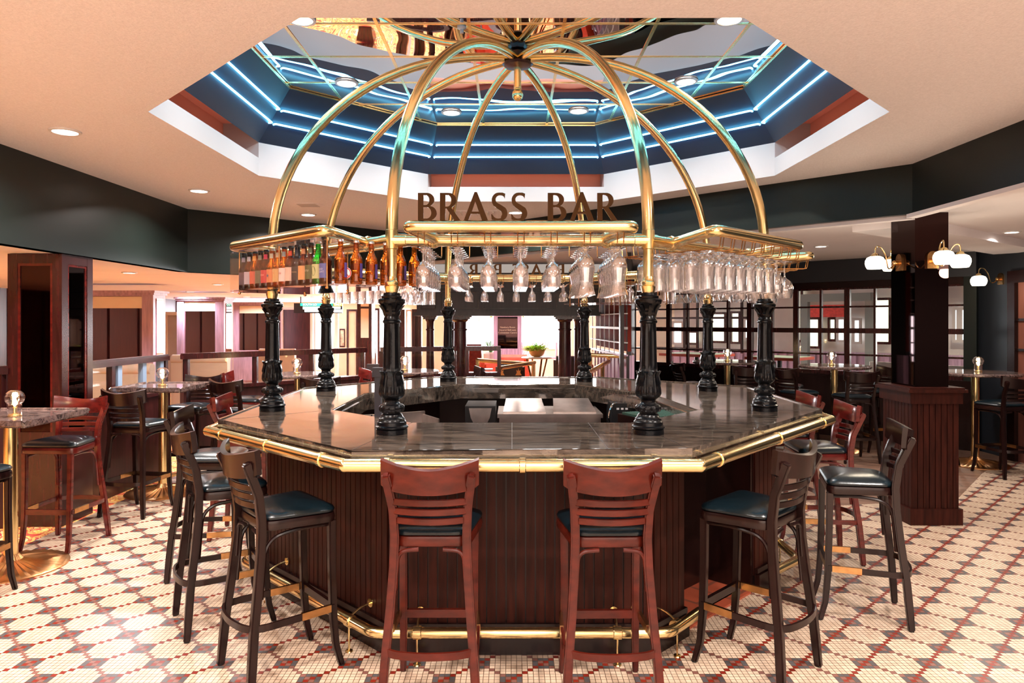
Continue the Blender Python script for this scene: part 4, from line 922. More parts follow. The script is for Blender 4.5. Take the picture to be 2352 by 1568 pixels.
hang_glasses(T0, U7, ['wine']*5+['hurricane']*2, [.27-.088*j for j in range(6)], 'front', 'glasses hanging in the front rack', 'left')
U9 = [-.54+i*.107 for i in range(9)]
T1 = rack(1, 'brass glass rack projecting at the front right of the dome', u0=-.61, u1=.345, us=U9)
hang_glasses(T1, U9, ['pilsner']*7+['wine','balloon'], [.27-.09*j for j in range(5)], 'front right', 'glasses hanging in the front right rack', 'left')
T4 = rack(4, 'brass glass rack on the far side of the dome facing the lobby')
hang_glasses(T4, U7, 'small', [.25,.16,.07,-.02], 'back', 'glasses hanging in the back rack', 'right')
T5 = rack(5, 'brass glass rack at the back left of the dome')
hang_glasses(T5, U7, ['pilsner','wine','wine','wine','pilsner','pilsner','pilsner'], [.25,.13,.01], 'back left', 'glasses hanging in the back left rack', 'right')
T3 = rack(3, 'brass glass rack at the back right of the dome')
hang_glasses(T3, U7, ['martini','martini','pilsner','martini','martini','pilsner','pilsner'], [.25,.13], 'back right', 'glasses hanging in the back right rack', 'right')
T2 = rack(2, 'brass glass rack on the right side of the dome')
hang_glasses(T2, U7[1:6], ['pilsner','balloon','martini','pilsner','wine'], [.22,.10,-.02], 'right side', 'glasses hanging in the right side rack', 'near end')
# acrylic shelf at the inside right
def acrylic_box(m, t, n, u0, u1, v0, v1, z0, z1, label, div=()):
    root = thing('acrylic_shelf', label, 'shelf'); T = lambda u, v, z: m+t*u+n*v+Vector((0,0,z))
    b = bm_(); bar(b, T(u0,(v0+v1)/2,z0), T(u1,(v0+v1)/2,z0), abs(v1-v0), .010); mk('shelf_plate', b, 'acrylic_edge', root, smooth=False)
    b = bm_(); bar(b, T(u0,v1,(z0+z1)/2), T(u1,v1,(z0+z1)/2), .006, z1-z0); mk('front_panel', b, 'acrylic', root, smooth=False)
    for u in (u0, u1, *div):
        b = bm_(); bar(b, T(u,v0,(z0+z1)/2), T(u,v1,(z0+z1)/2), .006, z1-z0); mk('side_panel', b, 'acrylic', root, smooth=False)
    for u in (u0+.05, (u0+u1)/2, u1-.05):
        for v in (v0+.02, v1-.03): b = bm_(); tube(b, [T(u,v,z0-.016), T(u,v,z1)], .004, 8); lathe(b, [(0,-.02),(.008,-.016),(.010,-.008),(0,-.006)], 10, T(u,v,z0)); mk('hanging_rod', b, 'brass_dark', root)
    return T
m2, t2, n2 = side_frame(7)
rack(7, 'brass rail frame over the beer bottles at the front left of the dome', u0=-.42, u1=.60, hang=False)
TB = acrylic_box(m2, t2, n2, -.46, .60, -.12, .34, 1.800, 2.02, 'clear acrylic shelf box holding the beer bottles at the front left', (.07,))
m3, t3, n3 = side_frame(3)
acrylic_box(m3, t3, n3, -.5, .5, -.45, -.28, 1.78, 1.95, 'empty clear acrylic shelf hanging inside the dome at the back right')
# ------------------------------------------------------------------ bottles
def bottle_meshes():
    pr = [(0,.0),(.026,.0),(.0295,.006),(.030,.02),(.030,.112),(.027,.128),(.018,.146),(.0145,.158),(.0125,.195),(.0128,.204),(0,.204)]
    b = bm_(); lathe(b, pr, 20); o = mk('x', b, 'amber'); me = o.data; bpy.data.objects.remove(o)
    b = bm_(); lathe(b, [(0,.212),(.0125,.212),(.0145,.209),(.0148,.200),(.0130,.200)], 18, mod=lambda z, a: 1+.03*math.cos(18*a)); o = mk('x', b, 'steel'); cp = o.data; bpy.data.objects.remove(o)
    b = bm_(); n = 14; vs = []
    for i in range(n+1):
        a = -PI/2-1.15+2.3*i/n
        for z in (.030,.100): vs.append((.0306*math.cos(a), .0306*math.sin(a), z))
    add_verts_faces(b, vs, [(2*i,2*i+2,2*i+3,2*i+1) for i in range(n)]); o = mk('x', b, 'white', recalc=False); lb = o.data; bpy.data.objects.remove(o)
    b = bm_(); vs = []
    for i in range(n+1):
        a = -PI/2-1.3+2.6*i/n
        for z, r in ((.160,.0150),(.186,.0138)): vs.append((r*math.cos(a), r*math.sin(a), z))
    add_verts_faces(b, vs, [(2*i,2*i+2,2*i+3,2*i+1) for i in range(n)]); o = mk('x', b, 'white', recalc=False); nk = o.data; bpy.data.objects.remove(o)
    return me, cp, lb, nk
BM_, BC, BL, BN = bottle_meshes()
def part(name, me, m, parent):
    me2 = me.copy(); me2.materials.clear(); me2.materials.append(m if not isinstance(m, str) else M[m]); o = bpy.data.objects.new(name, me2); COL.objects.link(o); o.parent = parent; return o
def lm(c): return mat('label_%02d_%02d_%02d' % tuple(int(v*99) for v in c), c, .55)
def bottle(loc, rz, glass, labc, neckc, cap, label, text=None, tc=(.9,.9,.9), group='beer bottles in the acrylic shelf box', shape=None):
    root = thing('beer_bottle', label, 'bottle', loc, rz, group)
    part('body', BM_, glass, root); part('cap', BC, cap, root)
    lab_o = part('label', BL, lm(labc), root) if labc else root
    if neckc: part('neck_label', BN, lm(neckc), root)
    if text:
        for i, s in enumerate(text.split('|')):
            bb = text_bm(s, .014 if len(s) < 6 else .0105, .0004)
            for v in bb.verts: a = -PI/2+v.co.x/.031; v.co = Vector((.0312*math.cos(a), .0312*math.sin(a), .068-.013*i+v.co.y))
            mk('label_lettering', bb, lm(tc), lab_o, smooth=False, recalc=False)
    if shape:
        bb = bm_()
        if shape == 'tri': pts = [(-.012,.055),(.012,.055),(0,.082)]
        elif shape == 'oval': pts = [(.014*math.cos(a*PI/8), .067+.024*math.sin(a*PI/8)) for a in range(16)]
        else: pts = [((.012 if a%2 == 0 else .005)*math.sin(a*PI/5), .066+(.012 if a%2 == 0 else .005)*math.cos(a*PI/5)) for a in range(10)]
        add_verts_faces(bb, [(.0311*math.cos(-PI/2+x/.031), .0311*math.sin(-PI/2+x/.031), z) for x, z in pts], [tuple(range(len(pts)))])
        mk('label_mark', bb, lm(tc), lab_o, smooth=False, recalc=False)
    return root
# front row: local -Y (label) points outward along n2
rz2 = math.atan2(n2.y, n2.x)+PI/2
spec = [('black_glass',(.08,.06,.10),(.25,.25,.35),'black','dark bottle at the far left end of the bottle row',None,None,None),
 ('brown_glass',(.45,.42,.52),(.5,.5,.6),'black','brown bottle with a pale grey label, second from the left end',None,None,None),
 ('amber',(.55,.12,.08),(.75,.35,.10),'black','amber bottle with a red label and orange neck, third from the left end',None,None,None),
 ('brown_glass',(.12,.12,.08),(.30,.27,.20),'black','brown bottle with a dark green label, fourth from the left end',None,None,None),
 ('brown_glass',(.50,.05,.06),(.65,.06,.12),'black','bottle with a crimson shield label and crimson neck band','IRISH',(.9,.7,.6),None),
 ('amber',(.62,.22,.10),(.62,.55,.42),'steel','amber bottle with an orange label and blue star','',(.04,.10,.22),'star'),
 ('amber',(.62,.40,.18),(.62,.48,.32),'steel','amber bottle with a tan label and red triangle','',(.70,.06,.02),'tri'),
 ('amber',(.72,.62,.60),(.35,.35,.35),'black','amber bottle with a white label and red script letters','Old',(.6,.02,.03),None),
 ('brown_glass',(.70,.50,.42),(.70,.08,.03),'black','bottle with a cream and red label and red neck band',None,None,None),
 ('black_glass',(.025,.02,.025),(.03,.03,.05),'black','black bottle with a small gold harp-like mark in the right half of the row','GUINNESS',(.55,.40,.25),None),
 ('brown_glass',(.62,.30,.12),(.55,.25,.12),'black','brown bottle with a red-over-orange label right of the black bottle',None,None,None),
 ('brown_glass',(.08,.09,.03),(.12,.15,.08),'black','brown bottle with a dark green oval label and white letters','DOU',(.85,.85,.75),None),
 ('green_glass',(.50,.50,.25),None,'steel','bright green glass bottle near the right end of the row','',(.10,.14,.04),'oval'),
 ('brown_glass',(.09,.12,.35),None,'brown_leather','brown bottle with a blue label reading BUD LIGHT at the right end of the row','BUD|LIGHT',(.85,.85,.9),None)]
for i, (gl, lc, nc, cp, lab, tx, tcol, sh) in enumerate(spec):
    u = -.40+i*(.895/13); v = .285
    p = m2+t2*u+n2*v; bottle((p.x,p.y,1.806), rz2+.12, gl, lc, nc, cp, lab, tx or None, tcol or (.9,.9,.9), shape=sh)
# end row of amber bottles with purple labels, receding inward
p0 = m2+t2*.56+n2*.21; p1 = m2+t2*.60-n2*.10
P0, P1 = Vector((-.815,3.345,0)), Vector((-.50,3.60,0))
for i in range(6):
    s = i/5; p = P0.lerp(P1, s)
    bottle((p.x,p.y,1.806), math.radians(115), 'amber', (.10,.06,.28), None, 'steel', 'amber bottle with a purple label in the end row, %s from the outer corner' % ORD[i], None, group='amber bottles at the end of the acrylic shelf box')
p = m2+t2*.585+n2*.30
# round red no-sign sticker on the acrylic end panel
b = bm_(); lathe(b, [(0,0),(.034,0),(.034,.001),(0,.001)], 24); s_ = thing('round_sticker', 'small white sticker with a red crossed circle on the corner of the bottle box', 'sticker', TB(.606,.245,1.858), 0)
s_.rotation_euler = (PI/2, 0, math.atan2(n2.y,n2.x)+PI/2+1.2)
s_.scale = (.85,.85,1)
mk('sticker_base', b, 'white', s_)
b = bm_(); pts = [(.029*math.cos(2*PI*k/24), .029*math.sin(2*PI*k/24), .002) for k in range(24)]; tube(b, pts, .003, 6, closed=True); bar(b, (-.02,.02,.002), (.02,-.02,.002), .005, .003); mk('red_ring', b, lm((.7,.04,.03)), s_)
# ------------------------------------------------------------------ BRASS BAR lettering: custom flared letters (unit height 1)
def arcp(cx, cy, rx, ry, a0, a1, n=12): return [(cx+rx*math.cos(math.radians(a0+(a1-a0)*k/n)), cy+ry*math.sin(math.radians(a0+(a1-a0)*k/n))) for k in range(n+1)]
GL = {}
GL['B'] = (.68, [[(0,0),(0,1)]+[(.30,1)]+arcp(.33,.755,.27,.245,90,-60)+[(.45,.53)]+arcp(.36,.275,.33,.275,55,-90)+[(.0,0)]], [[(.20,.08),(.32,.08)]+arcp(.32,.285,.17,.205,-90,90)+[(.20,.49)], [(.20,.565),(.28,.565)]+arcp(.28,.745,.14,.18,-90,90)+[(.20,.925)]])
GL['R'] = (.74, [[(0,0),(0,1),(.30,1)]+arcp(.33,.735,.27,.265,90,-62)+[(.42,.47),(.76,0),(.54,0),(.24,.44),(.195,.44),(.195,0)]], [[(.195,.51),(.27,.51)]+arcp(.27,.72,.15,.21,-90,90)+[(.195,.93)]])
GL['A'] = (.88, [[(0,0),(.40,1.03),(.49,1.03),(.90,0),(.68,0),(.59,.25),(.27,.25),(.16,0)]], [[(.30,.33),(.56,.33),(.425,.70)]])
def s_poly():
    out = [(.52,.97),(.50,.80)]+arcp(.33,.77,.17,.15,10,175,8)+arcp(.33,.755,.17,.14,190,230,3)+[(.36,.57)]+[(.52,.47)]+arcp(.36,.27,.24,.26,35,-90,8)+[(.18,.0),(.02,.045),(.0,.24),(.035,.24)]+arcp(.26,.22,.19,.14,200,300,7)+arcp(.27,.25,.13,.13,-40,45,5)+[(.20,.45),(.08,.55)]+arcp(.27,.74,.25,.27,215,90,8)+[(.42,1.01)]
    return out
GL['S'] = (.60, [s_poly()], [])
def letter_bm(ch, h, depth):
    adv, outs, holes = GL[ch]; cu = bpy.data.curves.new('t', 'CURVE'); cu.dimensions = '2D'; cu.fill_mode = 'BOTH'; cu.extrude = depth/2; cu.resolution_u = 1
    for l in (*outs, *holes):
        l = [p for i, p in enumerate(l) if abs(p[0]-l[i-1][0])+abs(p[1]-l[i-1][1]) > 1e-4]
        sp = cu.splines.new('POLY'); sp.points.add(len(l)-1); sp.use_cyclic_u = True
        for pt, (x, y) in zip(sp.points, l): pt.co = (x*h, y*h, 0, 1)
    o = bpy.data.objects.new('t', cu); COL.objects.link(o); bpy.context.view_layer.update()
    me = bpy.data.meshes.new_from_object(o.evaluated_get(bpy.context.evaluated_depsgraph_get())); b = bmesh.new(); b.from_mesh(me)
    bpy.data.objects.remove(o); bpy.data.curves.remove(cu); bpy.data.meshes.remove(me); return b
def letter_bm_old(ch, h, depth):
    adv, outs, holes = GL[ch]; b = bm_()
    def dd(l):
        r = []
        for p in l:
            if not r or (abs(p[0]-r[-1][0])+abs(p[1]-r[-1][1])) > 1e-4: r.append((p[0]*h, p[1]*h))
        if abs(r[0][0]-r[-1][0])+abs(r[0][1]-r[-1][1]) < 1e-4: r.pop()
        return r
    prism(b, dd(outs[0]), 0, depth, [dd(l) for l in holes]); return b
def sign(xc, y, z, h, width, face, label, matn):
    root = thing('bar_sign', label, 'sign', (xc,y,z), 0 if face < 0 else PI)
    s = 'BRASS BAR'; gap = .13; spc = .62; tot = sum((GL[c][0]+gap) if c != ' ' else spc for c in s)-gap; k = width/(tot*h); x = -width/2
    for c in s:
        if c == ' ': x += spc*h*k; continue
        b = letter_bm(c, h, .008)
        for v in b.verts: v.co = Vector((v.co.x*k, v.co.z, v.co.y))
        mk('letter', b, matn, root, smooth=False, loc=(x,0,0)); x += (GL[c][0]+gap)*h*k
    b = bm_(); box(b, -width/2-.02,width/2+.02,-.012,.012,-.006,.001); mk('base_strip', b, 'brass_letter', root, smooth=False)
sign(X(1189,3.16), 3.16, ZO+.0265, .125, .895, -1, 'BRASS BAR in tall flared brass letters standing on the front rack rail', 'brass_letter')
sign(.04, 6.93, ZO+.0265, .115, .95, 1, 'BRASS BAR letters seen from behind on the far rack rail', 'brass_letter')
# ------------------------------------------------------------------ bar stools
def make_stool(wood, label):
    root = thing('bar_stool', label, 'bar stool', (0,0,0))
    # rear legs / uprights
    for s in (-1,1):
        b = bm_(); pts = [(s*.198,-.235,0),(s*.180,-.215,.25),(s*.163,-.190,.45),(s*.152,-.172,.62),(s*.148,-.168,.74),(s*.153,-.184,.86),(s*.166,-.222,.955),(s*.174,-.247,1.012)]
        P = [Vector(p) for p in pts]; Q = []
        for a, c in zip(P, P[1:]): Q += [a, a.lerp(c,.5)]
        Q.append(P[-1]); sweep(b, Q, .036, .038, up=(0,1,0), scale=[.85]+[1.0]*(len(Q)-2)+[.9])
        bmesh.ops.bevel(b, geom=[e for e in b.edges if e.calc_length() > .02], offset=.006, segments=2, affect='EDGES'); rl = mk('rear_leg', b, wood, root); b = bm_(); lathe(b, [(0,.0),(.013,.0),(.013,.006),(0,.008)], 10, (s*.198,-.235,-.001)); mk('glide', b, 'rubber', rl)
        b = bm_(); pts = [(s*.172,.205,0),(s*.166,.178,.10),(s*.163,.165,.25),(s*.163,.158,.5),(s*.165,.156,.70)]
        sweep(b, pts, .034, .034, up=(0,1,0), scale=[.8,.9,1,1,1.05]); bmesh.ops.bevel(b, geom=[e for e in b.edges if e.calc_length() > .02], offset=.006, segments=2, affect='EDGES'); fl = mk('front_leg', b, wood, root); b = bm_(); lathe(b, [(0,0),(.013,0),(.013,.006),(0,.008)], 10, (s*.172,.205,-.001)); mk('glide', b, 'rubber', fl)
        # bentwood brace
        b = bm_(); tube(b, fillet([(s*.150,.150,.672),(s*.150,.02,.680),(s*.150,-.150,.66),(s*.158,-.172,.40)], .20, 8), .0095, 8); mk('bent_brace', b, wood, root)
        b = bm_(); tube(b, fillet([(s*.05,-.170,.685),(s*.135,-.172,.68),(s*.146,-.180,.52)], .10, 6), .009, 8); mk('rear_brace', b, wood, root)
    # seat ring + cushion (rounded trapezoid)
    def seatloop(off, n=8):
        cs = [(-.158+0,-.165,.07),(.158,-.165,.07),(.205,.17,.06),(-.205,.17,.06)]
        P = [Vector((x,y,0)) for x,y,_ in cs]; o2 = offset_poly([(p.x,p.y) for p in P], off); out = []
        for k in range(4):
            a, b_, c = Vector(o2[k-1]), Vector(o2[k]), Vector(o2[(k+1)%4]); r = cs[k][2]+off
            p0 = b_+(a-b_).normalized()*r; p1 = b_+(c-b_).normalized()*r
            for i in range(n+1): s = i/n; q = p0*(1-s)**2+b_*2*s*(1-s)+p1*s*s; out.append((q.x, q.y))
        # bow the sides slightly
        return out
    def loft(bm, layers, cap=True):
        rs = [[bm.verts.new((x*(l[2] if len(l) > 2 else 1), y*(l[2] if len(l) > 2 else 1), l[1])) for x,y in seatloop(l[0])] for l in layers]
        for a, c in zip(rs, rs[1:]):
            for i in range(len(a)): j = (i+1)%len(a); bm.faces.new((a[i],a[j],c[j],c[i]))
        if cap: bm.faces.new(rs[0][::-1]); bm.faces.new(rs[-1])
    b = bm_(); loft(b, [(-.012,.690),(0,.695),(.004,.715),(0,.735),(-.01,.738)]); mk('seat_frame', b, wood, root)
    b = bm_(); loft(b, [(-.012,.736),(0,.742),(.003,.752),(-.004,.764),(-.022,.773),(-.022,.779,.9),(-.022,.785,.75),(-.022,.790,.5),(-.022,.792,.25),(-.022,.7925,.03)]); mk('cushion', b, 'cushion', root)
    # top rail, curved in plan, dished top edge
    b = bm_(); n = 16; th_ = .022; rows = []
    for i in range(n+1):
        s = -1+2*i/n; x = s*.200; y = -.262+.066*s*s; zt = 1.034+.034*abs(s)**1.6; zb = .930+.018*s*s
        if abs(s) > .99: zb += .012
        rows.append([bm_v for bm_v in (b.verts.new((x,y-th_/2,zb)), b.verts.new((x,y-th_/2-.006,(zb+zt)/2)), b.verts.new((x,y-th_/2-.012,zt-.004)), b.verts.new((x,y,zt+.002)), b.verts.new((x,y+th_/2-.008,zt-.004)), b.verts.new((x,y+th_/2-.003,(zb+zt)/2)), b.verts.new((x,y+th_/2,zb)))])
    for r0, r1 in zip(rows, rows[1:]):
        for a in range(7): b.faces.new((r0[a], r0[(a+1)%7], r1[(a+1)%7], r1[a]))
    b.faces.new(rows[0][::-1]); b.faces.new(rows[-1]); mk('top_rail', b, wood, root)
    for z, hw in ((.893,.152),(.852,.148),(.811,.146)):
        b = bm_(); sweep(b, [(-hw+.30*hw/1*k/1.0*0+(-0)+ (2*hw)*k/8, -.182-(.905-z)*-.0-(1-((k-4)/4)**2)*.034-(z-.81)*.30, z) for k in range(9)], .012, .029); bmesh.ops.bevel(b, geom=b.edges[:], offset=.003, segments=1, affect='EDGES'); mk('back_slat', b, wood, root)
    # foot ring: U band around the rear legs, front stretcher, brass wear strip
    zr = .285
    pts = fillet([(.178,.165,zr),(.190,-.02,zr),(.196,-.235,zr),(.0,-.272,zr),(-.196,-.235,zr),(-.190,-.02,zr),(-.178,.165,zr)], .09, 6)
    b = bm_(); sweep(b, pts, .012, .030); bmesh.ops.bevel(b, geom=[e for e in b.edges if len(e.link_faces)==2 and e.calc_face_angle(0) > 1.2], offset=.003, segments=1, affect='EDGES'); fr = mk('foot_ring', b, wood, root)
    b = bm_(); bar(b, (-.165,.165,zr), (.165,.165,zr), .02, .036); mk('front_stretcher', b, wood, root, smooth=False)
    for s in (-1,1): b = bm_(); bar(b, (s*.180,.145,zr+.001), (s*.188,.0,zr+.001), .016, .0335); mk('brass_wear_strip', b, 'brass_dark', fr, smooth=False)
    return root
AT = lambda px, d: X(px, d)
def deg(a): return math.radians(a)
protos = {}
def stool(x, y, a, wood, label, group='dark and red wooden bar stools'):
    """a: direction the sitter faces, degrees (0 = +x, 90 = away from camera)"""
    rz = deg(a-90)
    if wood not in protos: protos[wood] = make_stool(wood, label); o = protos[wood]; o.location = (x,y,.001); o.rotation_euler = (0,0,rz); o['group'] = group; return o
    return dup(protos[wood], (x,y,.001), rz, label, group)
G1 = 'bar stools around the octagonal counter'
stool(-.335, 3.075, 90, 'red_wood', 'reddish-brown wooden bar stool seen from behind at the front of the bar, left of two', G1)
stool(.405, 3.065, 91, 'red_wood', 'reddish-brown wooden bar stool seen from behind at the front of the bar, right of two', G1)
stool(-1.075, 3.335, 40, 'dark_wood', 'dark bar stool nearest the camera at the front left corner of the bar', G1)
stool(-1.56, 3.86, 33, 'dark_wood', 'dark bar stool behind the nearest one at the left of the bar', G1)
stool(-1.94, 4.60, 8, 'dark_wood', 'dark bar stool at the left side of the bar, third from the camera', G1)
stool(-2.02, 5.42, 4, 'cherry', 'cherry red bar stool at the left side of the bar, farthest along the brass rail', G1)
stool(1.14, 3.345, 135, 'dark_wood', 'dark bar stool in front of the bar opening at the front right', G1)
stool(1.93, 3.95, 163, 'dark_wood', 'dark bar stool standing farthest right at the bar, side on', G1)
stool(2.12, 4.90, 176, 'cherry', 'cherry red bar stool at the right side of the bar behind the side-on dark stool', G1)
stool(2.13, 5.55, 180, 'cherry', 'cherry red bar stool mostly hidden at the far right side of the bar', G1)
G2 = 'bar stools at the high tables'
stool(-3.27, 5.12, 268, 'cherry', 'bright cherry red bar stool with its back to the left mirrored pillar', G2)
stool(-3.20, 4.08, 88, 'dark_wood', 'dark bar stool cut off by the left edge of the photo', G2)
stool(-3.20, 6.05, 82, 'dark_wood', 'dark bar stool in front of the second square marble table at the left', G2)
stool(-3.30, 7.25, 262, 'dark_wood', 'dark bar stool behind the second square marble table at the left', G2)
stool(-2.72, 7.05, 70, 'dark_wood', 'dark bar stool in front of the round table behind the left iron column', G2)
stool(-2.98, 7.92, 8, 'cherry', 'cherry red bar stool left of the round table behind the left iron column', G2)
stool(-2.0, 7.35, 105, 'dark_wood', 'dark bar stool between the two left back iron columns', G2)
stool(-1.92, 8.35, 215, 'cherry', 'cherry red bar stool right of the round table behind the left iron column', G2)
stool(-1.20, 7.75, 95, 'dark_wood', 'dark bar stool in front of the round table right of the front left iron column', G2)
stool(-.62, 8.75, 195, 'dark_wood', 'dark bar stool just right of the back left iron column', G2)
stool(2.52, 9.85, 10, 'dark_wood', 'dark bar stool at the left of the round table under the window grid', G2)
stool(3.02, 9.2, 90, 'dark_wood', 'dark bar stool, back to us, before the first round table under the windows', G2)
stool(3.55, 8.75, 25, 'dark_wood', 'dark bar stool left of the second round table under the windows', G2)
stool(3.75, 9.55, -30, 'dark_wood', 'dark bar stool behind the second round table under the windows, left side', G2)
stool(4.02, 8.28, 88, 'dark_wood', 'dark bar stool in front of the second round table, left of the right mirrored pillar', G2)
stool(4.60, 8.95, 190, 'dark_wood', 'dark bar stool right of the second round table, partly behind the mirrored pillar', G2)
stool(5.22, 7.50, 100, 'dark_wood', 'dark bar stool in front of the round table at the right edge of the photo', G2)
stool(4.80, 8.05, 10, 'dark_wood', 'dark bar stool just right of the mirrored pillar beside the right round table', G2)
# ------------------------------------------------------------------ high tables
def high_table(x, y, h, kind, size, label, rz=0):
    root = thing('high_table', label, 'table', (x,y,0), rz, 'marble topped high tables')
    b = bm_()
    if kind == 'square':
        s = size; pts = fillet([(s,0),(s,s),(-s,s),(-s,-s),(s,-s),(s,0)], .05, 5); prism(b, [(p[0],p[1]) for p in [(q.x,q.y) for q in [Vector((*pp[:2],0)) if not isinstance(pp, Vector) else pp for pp in pts]][:-1]], h-.035, h)
        bmesh.ops.bevel(b, geom=[e for e in b.edges if len(e.link_faces)==2 and e.calc_face_angle(0) > 1.2], offset=.012, segments=3, affect='EDGES')
    else: lathe(b, [(0,h-.036),(size-.012,h-.036),(size,h-.026),(size,h-.010),(size-.012,h),(0,h)], 48)
    mk('marble_top', b, 'table_marble', root)
    b = bm_(); lathe(b, [(.042,.05),(.042,h-.05),(.10,h-.04),(.10,h-.036)], 24); mk('brass_pole', b, 'brass_dark' if False else 'brass', root)
    b = bm_(); lathe(b, [(.335,0),(.335,.008),(.325,.014),(.20,.032),(.07,.055),(.045,.09)], 72, mod=lambda z, a: 1); 
    for v in b.verts:
        r = math.hypot(v.co.x, v.co.y)
        if .05 < r < .33 and v.co.z > .01: v.co.z += .004*math.cos(36*math.atan2(v.co.y, v.co.x))
    mk('ribbed_base', b, 'copper', root); return root
T_ = [(-3.32,4.66,1.005,'square',.335,'square marble high table at the left edge of the photo'),
 (-3.33,6.72,1.015,'square',.335,'square marble high table beyond the left mirrored pillar'),
 (-2.41,7.92,1.045,'round',.37,'round marble high table behind the left iron column'),
 (-1.27,8.40,1.045,'round',.40,'round marble high table right of the front left iron column'),
 (3.06,10.0,1.07,'round',.48,'round marble high table under the window grid, between the two right iron columns'),
 (4.10,8.95,1.075,'round',.43,'round marble high table under the windows left of the right mirrored pillar'),
 (5.30,8.05,1.055,'round',.46,'round marble high table at the right edge of the photo')]
for (x,y,h,k,s,l) in T_: high_table(x,y,h,k,s,l)
def lamp(x, y, z, label):
    root = thing('table_lamp', label, 'lamp', (x,y,z+.001), 0, 'small glass oil lamps on the high tables')
    b = bm_(); lathe(b, [(.040,0),(.041,.008),(.036,.012),(.034,.016),(.012,.02),(.010,.055),(.016,.062),(0,.064)], 24); mk('brass_base', b, 'brass', root)
    b = bm_(); lathe(b, [(.041,.006),(.041,.072),(.038,.080),(.050,.093),(.057,.113),(.057,.132),(.049,.152),(.034,.166),(.02,.172),(0,.173)], 18, cap=False); mk('glass_shade', b, 'crystal', root, smooth=False)
    b = bm_(); lathe(b, [(0,.064),(.010,.074),(.013,.090),(.007,.115),(0,.135)], 12); mk('flame', b, 'flame', root)
    l = bpy.data.lights.new('lamp_glow', 'POINT'); l.energy = 1.2; l.color = (1,.7,.35); l.shadow_soft_size = .012; o = bpy.data.objects.new('lamp_glow', l); COL.objects.link(o); o.location = (0,0,.135); o.parent = root
LL = ['lit glass oil lamp on the square table at the left edge of the photo','lit glass oil lamp on the square table beyond the left mirrored pillar','lit glass oil lamp on the round table between the two left iron columns','lit glass oil lamp on the round table right of the front left iron column','lit glass oil lamp on the round table under the window grid','lit glass oil lamp on the round table left of the right mirrored pillar','lit glass oil lamp on the round table at the right edge of the photo']
LPX = [(34,4.62),(373,6.72),(682,7.90),(930,8.40),(1671,10.0),(1910,8.95),(2247,8.05)]
for (x,y,h,k,s,l), lab, (px, d) in zip(T_, LL, LPX): lamp(X(px,d), d, h, lab)
# ------------------------------------------------------------------ sconces
def sconce(wallp, face, globes, label, gr=.075):
    """wallp: plate point on the wall, face: outward unit vector, globes: list of world globe centres"""
    wp = Vector(wallp); f = Vector(face).normalized(); sd = Vector((-f.y, f.x, 0))
    root = thing('wall_sconce', label, 'wall lamp', wp, 0, 'brass wall sconces with white glass globes')
    b = bm_(); pts = [(-.045,-.065),(.045,-.065),(.045,.03)]+[(.045*math.cos(a*PI/8), .03+.045*math.sin(a*PI/8)) for a in range(1,8)]+[(-.045,.03)]
    vs = [sd*x+f*t_+Vector((0,0,z)) for t_ in (.001,.02) for x, z in pts]; n = len(pts)
    add_verts_faces(b, vs, [tuple(range(n)), tuple(range(2*n-1,n-1,-1))]+[(k,(k+1)%n,n+(k+1)%n,n+k) for k in range(n)]); tube(b, [f*.02, f*.05], .022, 14); sphere(b, f*.05, .024, 12, 8); mk('back_plate', b, 'brass_dark', root)
    for g in globes:
        c = Vector(g)-wp; top_ = c+Vector((0,0,gr*.95)); h = Vector((c.x,c.y,0))
        b = bm_(); P = [f*.05, f*.05+h*.25+Vector((0,0,-.05)), h*.60+Vector((0,0,.05)), h*.78+Vector((0,0,max(.11,top_.z+.045))), h*.96+Vector((0,0,max(.10,top_.z+.05))), top_]
        # smooth curve
        Q = []
        for i in range(len(P)-1):
            p0, p1, p2, p3 = P[max(i-1,0)], P[i], P[i+1], P[min(i+2,len(P)-1)]
            for k in range(6):
                t = k/6; Q.append(.5*((2*p1)+(p2-p0)*t+(2*p0-5*p1+4*p2-p3)*t*t+(3*p1-p0-3*p2+p3)*t**3))
        Q.append(P[-1]); tube(b, Q, .0055, 8); mk('curved_arm', b, 'brass', root)
        b = bm_(); lathe(b, [(gr*.55,gr*.50),(gr*.52,gr*.58),(gr*.36,gr*.72),(gr*.30,gr*.86),(gr*.12,gr*.95),(0,gr*.99)], 20, c); mk('brass_cap', b, 'brass', root)
        b = bm_(); lathe(b, [(gr*.46,gr*.60),(gr*.80,gr*.44),(gr*.98,gr*.10),(gr*1.0,-gr*.20),(gr*.92,-gr*.52),(gr*.78,-gr*.76),(gr*.74,-gr*.78),(0,-gr*.72)], 28, c, cap=False); mk('globe_shade', b, 'shade', root)
        l = bpy.data.lights.new('sconce_bulb', 'POINT'); l.energy = 7; l.color = (1,.84,.62); l.shadow_soft_size = .05; o = bpy.data.objects.new('sconce_bulb', l); COL.objects.link(o); o.location = c+Vector((0,0,-gr*1.15)); o.parent = root
P3 = lambda px, py, d: (X(px,d), d, Z(py,d))
sconce((3.25,5.88,Z(604,5.88)), (-1,0,0), [P3(2010,601,5.70), P3(2046,607,6.25)], 'two-armed brass sconce on the left face of the right mirrored pillar')
sconce((3.385,5.675,Z(598,5.67)), (0,-1,0), [P3(2168,589,5.36), P3(2206,597,5.58)], 'two-armed brass sconce on the front face of the right mirrored pillar')
sconce((5.9,8.48,Z(640,8.4)), (-1,0,0), [P3(2248,643,8.2)], 'single brass sconce on the dark green wall right of the mirrored pillar', .085)
